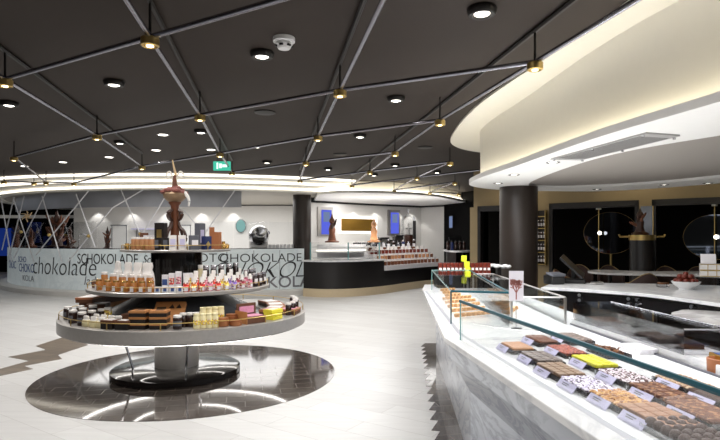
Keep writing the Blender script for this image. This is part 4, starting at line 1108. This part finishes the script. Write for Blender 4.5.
for px, Y, rz, lab, sw in [(568,8.5,.9,'rust brown tub chair at left end beside the dark column','velvet_rust'),(580,9.95,-.3,'brown tub chair at rounded table end, under left mirror','velvet_brown'),
                           (611,9.72,-.2,'brown tub chair behind table, between left mirror and pedestal','velvet_brown'),(641,7.75,PI,'brown tub chair back in front of the table','velvet_brown'),
                           (668,9.35,-.3,'brown tub chair behind table, right of the pedestal','velvet_brown'),(701,9.2,-.3,'brown tub chair behind table at far right','velvet_brown')]:
    p = D(px,Y); KCh.place((p.x,p.y,0),rz,lab,'tub chairs in the seating area',(.85,.85,1),('backrest',sw))

# ---- back service counter (dark, marble top)
bc = thing('dark_service_counter','dark cabinet counter with white marble top right of the column','counter')
ftop = [tuple(D(541,6.55)[:2]),tuple(D(560,6.48)[:2]),tuple(D(605,6.15)[:2]),tuple(D(653,5.73)[:2]),tuple(D(720,4.95)[:2]),tuple(D(790,4.3)[:2])]
bk = [(4.9,5.9),(4.55,6.8),(4.1,7.05),(3.3,7.2),(2.75,7.3),(2.45,7.0)]
MB().prism([tuple(p) for p in spline([Vector(p) for p in ftop],5)]+bk,.965,1.0).build('worktop','marble_white',bc,bevel=.004)
ins = [(x+.05,y+.06) for x, y in ftop]
body = MB().prism([tuple(p) for p in spline([Vector(p) for p in ins],5)]+[(4.75,5.9),(4.4,6.7),(3.3,7.05),(2.6,7.0)],0,.965).build('body','black_panel',bc)
sp = spline([Vector(p) for p in ins],5)
for px0, px1 in ((560,582),(583,634),(636.5,690),(692,740)):
    def atx(px):
        k = (px-360)/F
        for i in range(len(sp)-1):
            a, b = sp[i], sp[i+1]; d = b-a; t = (k*a.y-a.x)/(d.x-k*d.y)
            if -.001 <= t <= 1.001: return a+d*t
    a, b = atx(px0), atx(px1)
    d = MB().wall([tuple(b),tuple(a)],.1,.93,.015).build('cabinet_door','black_gloss',bc,False)
    nrm = Vector(((b-a).y,-(b-a).x)).normalized()
    h = a.lerp(b,.92 if px0 in (583,560) else .06)
    kb_ = MB()
    for z in (.865,.925): kb_.cyl((h.x+nrm.x*.012,h.y+nrm.y*.012,z),(h.x+nrm.x*.045,h.y+nrm.y*.045,z),.02,seg=12)
    kb_.build('knob','chrome',d)
ld = [(2.72,3.9),(2.72,4.5),(2.80,4.85),(2.95,5.02),(3.2,5.1),(3.9,4.4),(3.9,3.6),(2.9,3.6)]
MB().prism([tuple(p) for p in spline([Vector(p) for p in ld],5,True)],.885,.92).build('ledge','marble_table',bc)
MB().cyl((3.1,4.35,0),(3.1,4.35,.885),.05,seg=14).build('bracket','black_panel',bc,False)
CT = 1.0
# POS and things on the counter
p = P(574,283,CT)
t = thing('pos_terminal','black tilted touchscreen till on the marble counter','till',p,R(-20))
MB().cbox((0,0,.03),(.28,.24,.06),.012).build('base','plastic_black',t)
MB().cyl((0,.06,.05),(0,.03,.18),.03,seg=10).build('stand','plastic_black',t)
MB().box((0,0,0),(.38,.26,.03),Matrix.Translation((-.02,.0,.22)) @ Matrix.Rotation(R(44),4,'Y') @ Matrix.Rotation(R(12),4,'X')).build('screen','plastic_black',t,False,.004)
p = P(554,284,CT)
t = thing('receipt_printer','grey black receipt printer left of the tilted till','printer',p,R(15))
MB().cbox((0,0,.06),(.2,.2,.12),.015).build('body','plastic_black',t); MB().box((0,-.02,.135),(.19,.16,.03),Matrix.Rotation(R(8),4,'X')).build('lid','card_grey',t,False,.005)
p = P(597,284.5,CT)
t = thing('card_reader','silver card reader lying beside the till','card reader',p,.5)
MB().cbox((0,0,.02),(.16,.09,.035),.008).build('body','steel',t); MB().box((-.03,0,.04),(.06,.06,.004)).build('display','ink',t,False)
p = P(686,290,CT); p.y += .12; p.x += .07
t = thing('white_bowl','wide white bowl holding glossy truffles on the marble counter','bowl',p)
MB().lathe([(0,.0),(.07,0),(.075,.01),(.13,.05),(.155,.09),(.15,.092),(.12,.055),(.06,.02),(0,.02)],seg=32).build('shell','plastic_white',t)
def mk_tr():
    t = thing('truffle','x','truffle'); MB().ball((0,0,0),.032,12,8,(1,1,.9)).build('shell','choc_red',t); return t
def ballthing(name, m, r, sc=(1,1,.9)):
    def f():
        o = MB().ball((0,0,0),r,12,8,sc).build(name,m); return tag(o,'x',name.split('_')[-1])
    return Kind(f)
KT = ballthing('glossy_truffle','choc_red',.032)
i = 0
for ring, (rr, n, z) in enumerate(((.10,9,.098),(.045,5,.105),(.062,6,.148),(0.0,1,.175))):
    for k in range(n):
        a = 2*PI*k/n+ring*.4
        KT.place((p.x+rr*math.cos(a),p.y+rr*math.sin(a),CT+z),0,'glossy dark red truffle heaped in the white bowl','truffles in the white bowl'); i += 1
p = P(663,287,CT)
t = thing('small_glass_dish','small glass dish of chocolates left of the white bowl','dish',p)
MB().cbox((0,0,.02),(.13,.10,.04),.01).build('dish','acrylic',t); MB().box((0,0,.045),(.10,.07,.02)).build('chocolates','tray_twig',t,False)
gbx = mk_box('gift_box','x','box',.24,.15,.075,'wrap_white','brass',None,(.95,.08))
def giftw():
    t = thing('gift_box','x','box')
    MB().box((0,0,.0375),(.26,.15,.075)).build('body','wrap_white',t,False,.002)
    MB().box((0,-.0755,.072),(.262,.003,.008)).box((0,-.0755,.004),(.262,.003,.008)).box((-.05,-.0755,.0375),(.008,.003,.07)).box((.04,-.0755,.0375),(.008,.003,.07)).build('gold_trim','brass',t,False)
    return t
KG = Kind(giftw)
p = P(716,288,CT); 
t = thing('glass_riser','low glass riser carrying gold trimmed boxes on the marble counter','riser',(p.x,p.y+.1,CT),-.5)
MB().box((0,-.12,.06),(.42,.01,.12)).box((0,.12,.06),(.42,.01,.12)).box((-.205,0,.06),(.01,.24,.12)).build('side','case_glass',t,False)
MB().box((0,0,.126),(.42,.25,.012)).build('top','smoke_glass',t,False)
for k in range(2): KG.place((p.x+.02,p.y+.1,CT+.133+.076*k),-.5,'white gift box with gold edges, %s on the glass riser' % ['lower','upper'][k],'gold edged boxes')
t = thing('white_card_stand','white tilted card standing on the gold edged boxes','card',(p.x-.02,p.y+.11,CT+.286),-.4)
MB().box((0,0,.06),(.16,.012,.12),Matrix.Rotation(R(-12),4,'X')).build('card','card_white',t,False); MB().box((0,.03,.006),(.12,.07,.01)).build('foot','card_white',t,False)

# ================================================================= MARBLE CHOCOLATE COUNTER (right foreground)
mc = thing('marble_display_counter','faceted white marble chocolate counter in the right foreground','counter')
FR = [(.98,8.2),(.86,7.45),(.60,3.86),(.82,2.0),(.97,.9)]
BK = [(2.35,.9),(2.15,2.5),(2.02,4.4),(2.0,7.6),(1.95,8.2)]
def ringz(z, ins, gap=0): return [(x+ins, y, z) for x, y in FR]+[(x-.05, y, z) for x, y in BK]
MB().loft([ringz(.002,.19),ringz(.05,.19),ringz(.50,.19),ringz(.74,.05),ringz(.855,.03)],cap=True).build('base','marble_counter',mc,False)
MB().prism([p for p in FR]+[p for p in BK],.856,.895).build('top','marble_white',mc,False,.006)
MB().prism([(.86,7.2),(.72,3.95),(.92,2.0),(1.06,.95),(1.09,.95),(.95,2.0),(.75,3.95),(.89,7.2)],.8955,.8985).build('light_channel','channel_glow',mc,False)
MB().prism([(x-.30 if y < 5 else x-.28,y) for x,y in BK[:3]]+[BK[2],BK[1],BK[0]],.8955,.95).build('rear_ledge','marble_white',mc,False,.004)
MB().prism([(BK[0][0]-.33,.9),(BK[1][0]-.33,2.5),(BK[2][0]-.31,4.4),(BK[2][0]-.295,4.4),(BK[1][0]-.315,2.5),(BK[0][0]-.315,.9)],.8955,.906).build('rear_slot','card_grey',mc,False)
GT = 1.165; CZ = .896
def pane(mb, a, b, z0, z1, t=.008): return mb.wall([a,b],z0,z1,t)
nc = thing('near_glass_case','nearest clear glass case with teal edged front pane over the chocolate slabs','glass case')
a, b = (.69,3.72), (1.12,.95)
mid = (.82+.05,2.2)
pane(MB(),(.69,3.72),(.93,2.1),CZ,GT).build('front_pane','case_glass',nc,False)
pane(MB(),(.93,2.1),(1.09,.98),CZ,GT).build('front_pane','case_glass',nc,False)
pane(MB(),(1.60,3.74),(.70,3.74),CZ,GT).build('end_pane','case_glass',nc,False)
MB().tube([(.69,3.72,GT),(.93,2.1,GT),(1.09,.98,GT)],.011,6).build('top_edge','glass_edge',nc)
MB().box((.692,3.722,(GT+CZ)/2),(.008,.008,GT-CZ)).build('corner_edge','glass_edge_pale',nc,False)
fc = thing('far_glass_case','glass topped case over rows of tan pralines, behind the nearer case','glass case')
q = [(.745,4.42),(1.19,4.30),(1.48,7.3),(.97,7.3)]
for i in (0,1,3):
    pane(MB(),q[i],q[(i+1)%4],CZ,GT-.006,.006).build('side_pane','case_glass',fc,False)
MB().prism(q,GT-.006,GT+.002).build('top_pane','case_glass',fc,False)
MB().tube([q[0]+(GT,),q[1]+(GT,)],.0095,6).build('near_edge','glass_edge',fc); MB().tube([q[3]+(GT,),q[0]+(GT,)],.006,6).build('front_edge','glass_edge_pale',fc)
MB().tube([q[1]+(GT,),q[2]+(GT,)],.007,6).build('rear_edge','glass_edge',fc); MB().tube([q[2]+(GT,),q[3]+(GT,)],.005,6).build('far_edge','glass_edge_pale',fc)
MB().box((q[0][0],q[0][1],(GT+CZ)/2),(.010,.010,GT-CZ)).build('corner_edge','glass_edge',fc,False)
MB().box((q[3][0],q[3][1],(GT+CZ)/2),(.008,.008,GT-CZ)).build('corner_edge','glass_edge_pale',fc,False)
rc = thing('rear_glass_case','metal framed glass case on the staff side of the far case','glass case')
q = [(1.24,4.42),(1.68,4.42),(1.80,7.3),(1.53,7.3)]; RT = 1.115
for i in range(4):
    pane(MB(),q[i],q[(i+1)%4],CZ,RT,.005).build('side_pane','case_glass',rc,False)
    MB().tube([q[i]+(RT,),q[(i+1)%4]+(RT,)],.007,6).build('frame_bar','steel',rc)
    MB().box((q[i][0],q[i][1],(RT+CZ)/2),(.018,.018,RT-CZ)).build('corner_post','steel',rc,False)
MB().prism(q,RT-.004,RT+.002).build('top_pane','case_glass',rc,False)
ac = thing('acrylic_cover','long low acrylic cover on the rear ledge of the marble counter','acrylic cover')
q = [(1.70,4.30),(2.00,4.30),(2.07,3.0),(1.80,3.0)]; 
for i in range(4): pane(MB(),q[i],q[(i+1)%4],.951,1.09,.005).build('side_pane','acrylic',ac,False)
MB().prism(q,1.088,1.094).build('top_pane','acrylic',ac,False)
MB().tube([q[2]+(1.092,),q[3]+(1.092,)],.006,6).build('edge','chrome',ac); MB().tube([q[1]+(1.092,),q[2]+(1.092,)],.004,6).build('edge','chrome',ac)
MB().box(q[2]+(1.02,),(.010,.010,.14)).build('edge','chrome',ac,False)
tk = mk_box('chocolate_tray','x','tray',.2,.3,.03,'choc_dark','tray_twig',None,(.9,.9),False)
for i, (x, y, m, w) in enumerate([(1.86,4.1,'tray_twig','farthest'),(1.89,3.7,'card_black','middle'),(1.92,3.3,'card_black','nearest')]):
    tk.place((x,y,.952),-.1,'dark chocolate tray under the acrylic cover, %s' % w,'trays under the acrylic cover',None,('label_panel',m))
gbb = mk_box('flat_gift_box','x','box',.14,.18,.03,'gold_panel','blue_print',None,(.8,.8),False)
for i, (x, y) in enumerate([(1.95,2.83),(1.99,2.55),(2.04,2.2)]):
    gbb.place((x,y,.952),-.12,'flat gold box with blue lid on rear ledge, %s' % ['beside the acrylic cover','middle one','nearest'][i],'gold and blue boxes on the ledge')
p = P(716,373,CZ)
t = thing('wooden_bowl','round wooden bowl at the right edge on the marble counter','bowl',(p.x+.02,p.y,CZ))
MB().lathe([(0,0),(.05,0),(.058,.005),(.06,.075),(.055,.078),(.05,.07),(.048,.012),(0,.01)],seg=28).build('shell','wood_bowl',t)

# trays of chocolate on the well floor
DIRF = Vector((.22,-1.86)).normalized()          # along the near front edge
ANG = math.atan2(DIRF.y, DIRF.x)
def mk_tray(kind, topm, L=.27, Wd=.15):
    """local X runs along the counter, local -Y faces the customer"""
    t = thing('chocolate_slab_tray','x','chocolate tray')
    MB().box((0,0,.006),(L+.02,Wd+.02,.008)).box((0,-Wd/2-.008,.016),(L+.02,.004,.022)).box((0,Wd/2+.008,.016),(L+.02,.004,.022)).box((-L/2-.008,0,.016),(.004,Wd+.02,.022)).box((L/2+.008,0,.016),(.004,Wd+.02,.022)).build('tray','clear_wrap',t,False)
    if kind == 'squares':
        nx, ny = (5, 3) if L > .23 else (5, 4)
        mb = MB()
        for i in range(nx):
            for j in range(ny):
                mb.cbox((-L/2+L*(i+.5)/nx,-Wd/2+Wd*(j+.5)/ny,.031),(L/nx*.93,Wd/ny*.93,.018),.003)
        MB().box((0,0,.017),(L*.98,Wd*.98,.014)).build('underside','choc_dark',t,False)
        mb.build('squares',topm,t,False)
    elif kind == 'slab':
        MB().box((0,0,.016),(L*.98,Wd*.98,.014)).build('underside','choc_dark',t,False)
        MB().cbox((0,0,.030),(L,Wd,.018),.006).build('slab',topm,t,False)
    elif kind == 'rough':
        MB().box((0,0,.016),(L*.96,Wd*.96,.014)).build('underside','choc_dark',t,False)
        mb = MB(); r = random.Random(len(topm))
        for i in range(9):
            for j in range(6):
                mb.ball((-L/2+L*(i+.5)/9+r.uniform(-.006,.006),-Wd/2+Wd*(j+.5)/6+r.uniform(-.005,.005),.026),.017,7,5,(1,1,.6))
        mb.build('topping',topm,t)
    elif kind == 'heap':
        mb = MB(); r = random.Random(4)
        for i in range(46):
            c = Vector((r.uniform(-L*.42,L*.42),r.uniform(-Wd*.38,Wd*.38),.02+r.uniform(0,.022))); a = r.uniform(0,3.14); d = Vector((math.cos(a)*.025,math.sin(a)*.025,r.uniform(-.006,.006)))
            mb.cyl(c-d,c+d,.007,.005,6)
        mb.build('heap',topm,t)
    return t
def mk_card():
    t = thing('price_card','x','price card')
    T = Matrix.Rotation(R(-40),4,'X')
    MB().box((0,0,.021),(.15,.003,.042),T).build('card','card_lilac',t,False)
    MB().box((0,.02,.004),(.12,.045,.006)).build('foot','acrylic',t,False)
    MB().box((-.012,-.0022,.03),(.06,.001,.004),T).box((-.016,-.0022,.021),(.045,.001,.004),T).build('lettering','ink_grey',t,False)
    return t
KP = Kind(mk_card)
TR = [ # px, py of centre, kind, top, label
 (517,346,'slab','choc_pale','pale brown and white slab, farthest in front row',.20,.14),
 (541,357,'squares','tray_grey','grey brown slab, second in front row',.24,.15),
 (560,369.5,'squares','tray_caramel','scored caramel squares, third in front row',.25,.15),
 (588,383,'rough','tray_speckle','white and lilac speckled slab in front row',.25,.16),
 (622,398,'rough','tray_nuts','golden nut topped slab in front row',.25,.16),
 (660,416,'squares','tray_milk','pale milk squares in front row, nearest slab',.27,.17),
 (541,339,'slab','choc_milk','plain dark brown slab, farthest in second row',.22,.14),
 (566,349,'rough','tray_red','reddish orange slab in second row',.24,.14),
 (594,361,'squares','tray_yellow','bright yellow slab in second row',.25,.14),
 (625,375,'rough','tray_pinkdark','dark slab with pink white flakes in second row',.25,.15),
 (662,392,'squares','tray_milkbits','milk squares with nut bits in second row',.26,.15),
 (704,411,'slab','tray_milkbits','lumpy milk slab at right in second row',.25,.16),
 (572,337,'slab','tray_grey','greyish slab, farthest in third row',.26,.16),
 (608,350,'heap','tray_twig','heap of brown chocolate twigs in third row',.22,.14),
 (687,382,'rough','tray_pale','pale nutty slab in third row at right',.26,.15),
 (722,397,'slab','choc_dark','dark slab at right edge in third row',.24,.15)]
KTR = {}
for px, py, kd, tm, lab, L, Wd in TR:
    p = P(px, py, CZ+.03); L *= 1.02; Wd *= .94
    key = (kd, tm, L, Wd)
    if key not in KTR: KTR[key] = Kind(lambda kd=kd, tm=tm, L=L, Wd=Wd: mk_tray(kd, tm, L, Wd))
    KTR[key].place((p.x,p.y,CZ), ANG, 'chocolate tray: '+lab, 'trays of slab chocolate')
    if kd == 'heap': continue
    nrm = Vector((math.sin(ANG),-math.cos(ANG)))
    c = Vector((p.x,p.y))+nrm*(Wd/2+.04)+DIRF*(-.01)
    KP.place((c.x,c.y,CZ+.001), ANG, 'lilac price card before the %s' % lab.split(',')[0].replace(' in front row','').replace(' in second row',''), 'price cards')
# white paper stack beside twigs
p = P(628,352,CZ); t = thing('paper_stack','stack of white papers right of the twig heap','paper stack',(p.x+.08,p.y+.02,CZ),ANG)
for k in range(3): MB().box((.004*k,.003*k,.006+.012*k),(.2,.13,.010)).build('sheet','card_white',t,False)
# round truffles tray at near right
p = P(694,437,CZ+.02)
t = thing('truffle_tray','clear tray under round dark truffles in the near corner','tray',(p.x,p.y,CZ),ANG)
MB().box((0,0,.005),(.30,.2,.008)).box((0,-.1,.015),(.30,.004,.02)).box((-.15,0,.015),(.004,.2,.02)).build('tray','acrylic',t,False)
KR = ballthing('round_truffle','truffle_brown',.0215,(1,1,.95))
for i in range(7):
    for j in range(4):
        u = Vector((p.x,p.y))+DIRF*(-.128+.0435*i)+Vector((-math.sin(ANG),math.cos(ANG)))*(-.068+.0435*j)
        KR.place((u.x,u.y,CZ+.0300),0,'round milk chocolate truffle in rows on the near corner tray','round truffles')
# pralines under far case: slanted rows
def mk_pr():
    o = MB().cbox((0,0,.024),(.026,.085,.036),.007,Matrix.Rotation(R(-10),4,'X')).build('tan_praline','praline_tan'); return tag(o,'x','praline')
KPr = Kind(mk_pr)
for r_ in range(8):
    Y = 4.70+.33*r_
    for k in range(7 if r_ < 5 else 4):
        X = .83+(Y-4.4)*.075+.050*k+(.05 if r_ > 4 else 0)
        KPr.place((X,Y+.03*k,CZ+.008),.45,'upright tan praline in the slanting rows under the far glass case','pralines under the far glass case',None)
for k in range(6): KPr.place((1.33+.045*k*.7,4.9+.06*k,CZ+.008),.8,'tan praline in the short row beneath the metal framed case','pralines under the framed case')
# sign card standing on glass
p = D(517,4.75); 
t = thing('tree_print_sign','white sign card with dark tree print between the glass cases','sign',(1.215,4.20,CZ),R(-12))
zc0 = zat(301,4.2)-CZ; zc1 = zat(271,4.2)-CZ; ww = 14/F*4.2
MB().box((0,0,(zc0+zc1)/2),(ww,.006,zc1-zc0)).build('card','card_mauve',t,False)
mb = MB(); r = random.Random(11)
def br(p, a, l, d):
    q = (p[0]+math.sin(a)*l, p[1]+math.cos(a)*l)
    if abs(q[0]) > ww/2-.006 or q[1] > zc1-.006: return
    w = .0013+.0007*d; nx, nz = math.cos(a)*w, -math.sin(a)*w
    mb.add([(p[0]-nx,-.0038,p[1]-nz),(p[0]+nx,-.0038,p[1]+nz),(q[0]+nx,-.0038,q[1]+nz),(q[0]-nx,-.0038,q[1]-nz)],[(0,1,2,3)])
    if d:
        for s in (-1,0,1): br(q, a+s*r.uniform(.35,.7), l*r.uniform(.62,.82), d-1)
br((0,zc0+.012),0,.052,5); mb.build('tree_print','rose_brown',t,False)
MB().box((0,.0,zc0/2),(.012,.012,zc0)).box((0,0,.004),(.08,.05,.008)).build('stand','acrylic',t,False)
# boxed bars at the far end
t = thing('bar_riser','dark riser under the red brown chocolate bars, far counter end','riser',(1.48,7.75,CZ),0)
MB().box((0,0,.09),(.80,.3,.18)).build('block','black_panel',t,False,.004)
barb = mk_box('chocolate_bar_box','x','box',.05,.07,.17,'choc_red','wrap_white',None,(.7,.2))
for k in range(13):
    barb.place((1.14+.057*k,7.68,CZ+.181),0,'upright red brown chocolate bar, %s in row at far counter end' % ORD[k],'boxed chocolate bars')
t = thing('white_cloth','crumpled white cloth lying on the chocolate bars','cloth',(1.98,7.72,CZ+.25),.2)
mb = MB(); r = random.Random(5)
for k in range(9): mb.ball((-.14+.035*k,r.uniform(-.02,.02),.05+r.uniform(-.01,.015)),.05,10,6,(1,.8,.5))
mb.build('folds','plastic_white',t); MB().box((0,0,-.10),(.06,.06,.28)).build('support','black_panel',t,False)
ly = [(464,258.5,'top'),(467,264.5,'middle'),(468,272,'lowest')]
t0 = None
for k, (px, py, w) in enumerate(ly):
    Y = 7.52-.03*k; c = D(px,Y,zat(py,Y)); h = .085 if k < 2 else .13
    t = thing('lime_card','lime yellow card on a thin rod at far counter end, %s' % w,'card',(c.x,c.y,CZ),.1,'lime cards')
    MB().box((0,0,c.z-CZ),(.075,.004,h)).build('card','card_lime',t,False); MB().cyl((0,.006,0),(0,.006,c.z-CZ),.004,seg=6).build('rod','steel',t)

# ================================================================= LIGHT
def area(loc, sx, sy, e, col=(1,.96,.9), rot=(0,0,0)):
    l = bpy.data.lights.new('area','AREA'); l.shape = 'RECTANGLE'; l.size = sx; l.size_y = sy; l.energy = e*.62; l.color = col
    o = bpy.data.objects.new('area', l); COL.objects.link(o); o.location = loc; o.rotation_euler = rot; return o
area((-2.2,5.2,2.84),4.5,5,130,(1,.97,.94)); area((-6.5,10.5,2.84),6,6,190,(1,.97,.94)); area((-.5,10.5,2.84),3.5,5,130,(1,.97,.94)); area((-1,1.2,2.84),4,3,75,(1,.97,.94))  # unseen fill lamps added over island, left aisle, centre and foreground
area((-5.5,18,2.8),6,4,340,(1,.985,.97)); area((1,17,2.76),4,2,100,(1,.98,.96)); area((-13,17,2.9),6,6,60,(.85,.91,1))  # more unseen fills, added to brighten kitchen, centre counter and far left
area((1.6,2.9,2.3),.9,3.6,88,(.97,.98,1)); area((1.35,6,2.3),.6,2.8,95,(.97,.98,1)); area((3.6,6.2,2.33),1.0,1.6,9)  # unseen fills added above the chocolate cases and the staff side
area((1.9,4.8,1.35),1.5,5,46,(1,.99,.97),(PI,0,0)); area((3.4,6.3,1.3),1.6,1.4,5,(1,.99,.97),(PI,0,0))  # upward lamps without fittings, added to brighten the canopy underside
area((.2,15.3,1.95),1.8,.4,22); area((.8,16.0,1.55),3.2,.6,55,(1,.98,.95),(PI,0,0)); area((-6,17.2,1.5),6,2,26,(1,.98,.96),(PI,0,0))  # added fill over the display case; unseen upward fills for soffit and kitchen
for px in (330,352,374,397,410): 
    q, an = wallpt(px,.28); spot((q.x,q.y,2.75), 26, 85, .5, (1,.97,.92), .03, (q.x*1.01,q.y+.22,1.2))
for px in (95,130,165,200,232):
    q = D(px,20.85); spot((q.x,q.y,2.82), 26, 85, .5, (1,.98,.95), .03, (q.x,q.y+.2,1.2))
for s, e in ((W0.lerp(W1,.15),15),(W0.lerp(W1,.45),15),(W0.lerp(W1,.72),15)):
    p = s-wn*.7; spot((p.x,p.y,3.0 if s.y < 9 else 3.0), e, 120, .8, (1,.86,.62), .1, (s.x,s.y,2.55))
spot((1.98,7.62,2.36), 9, 80, .8, (1,.97,.93), .03, (2.3,8.1,1.2))
w = bpy.data.worlds.new('world'); scene.world = w; w.use_nodes = True
w.node_tree.nodes['Background'].inputs[0].default_value = (.9,.93,1,1); w.node_tree.nodes['Background'].inputs[1].default_value = .08
scene.view_settings.view_transform = 'Standard'
scene.view_settings.look = 'None'
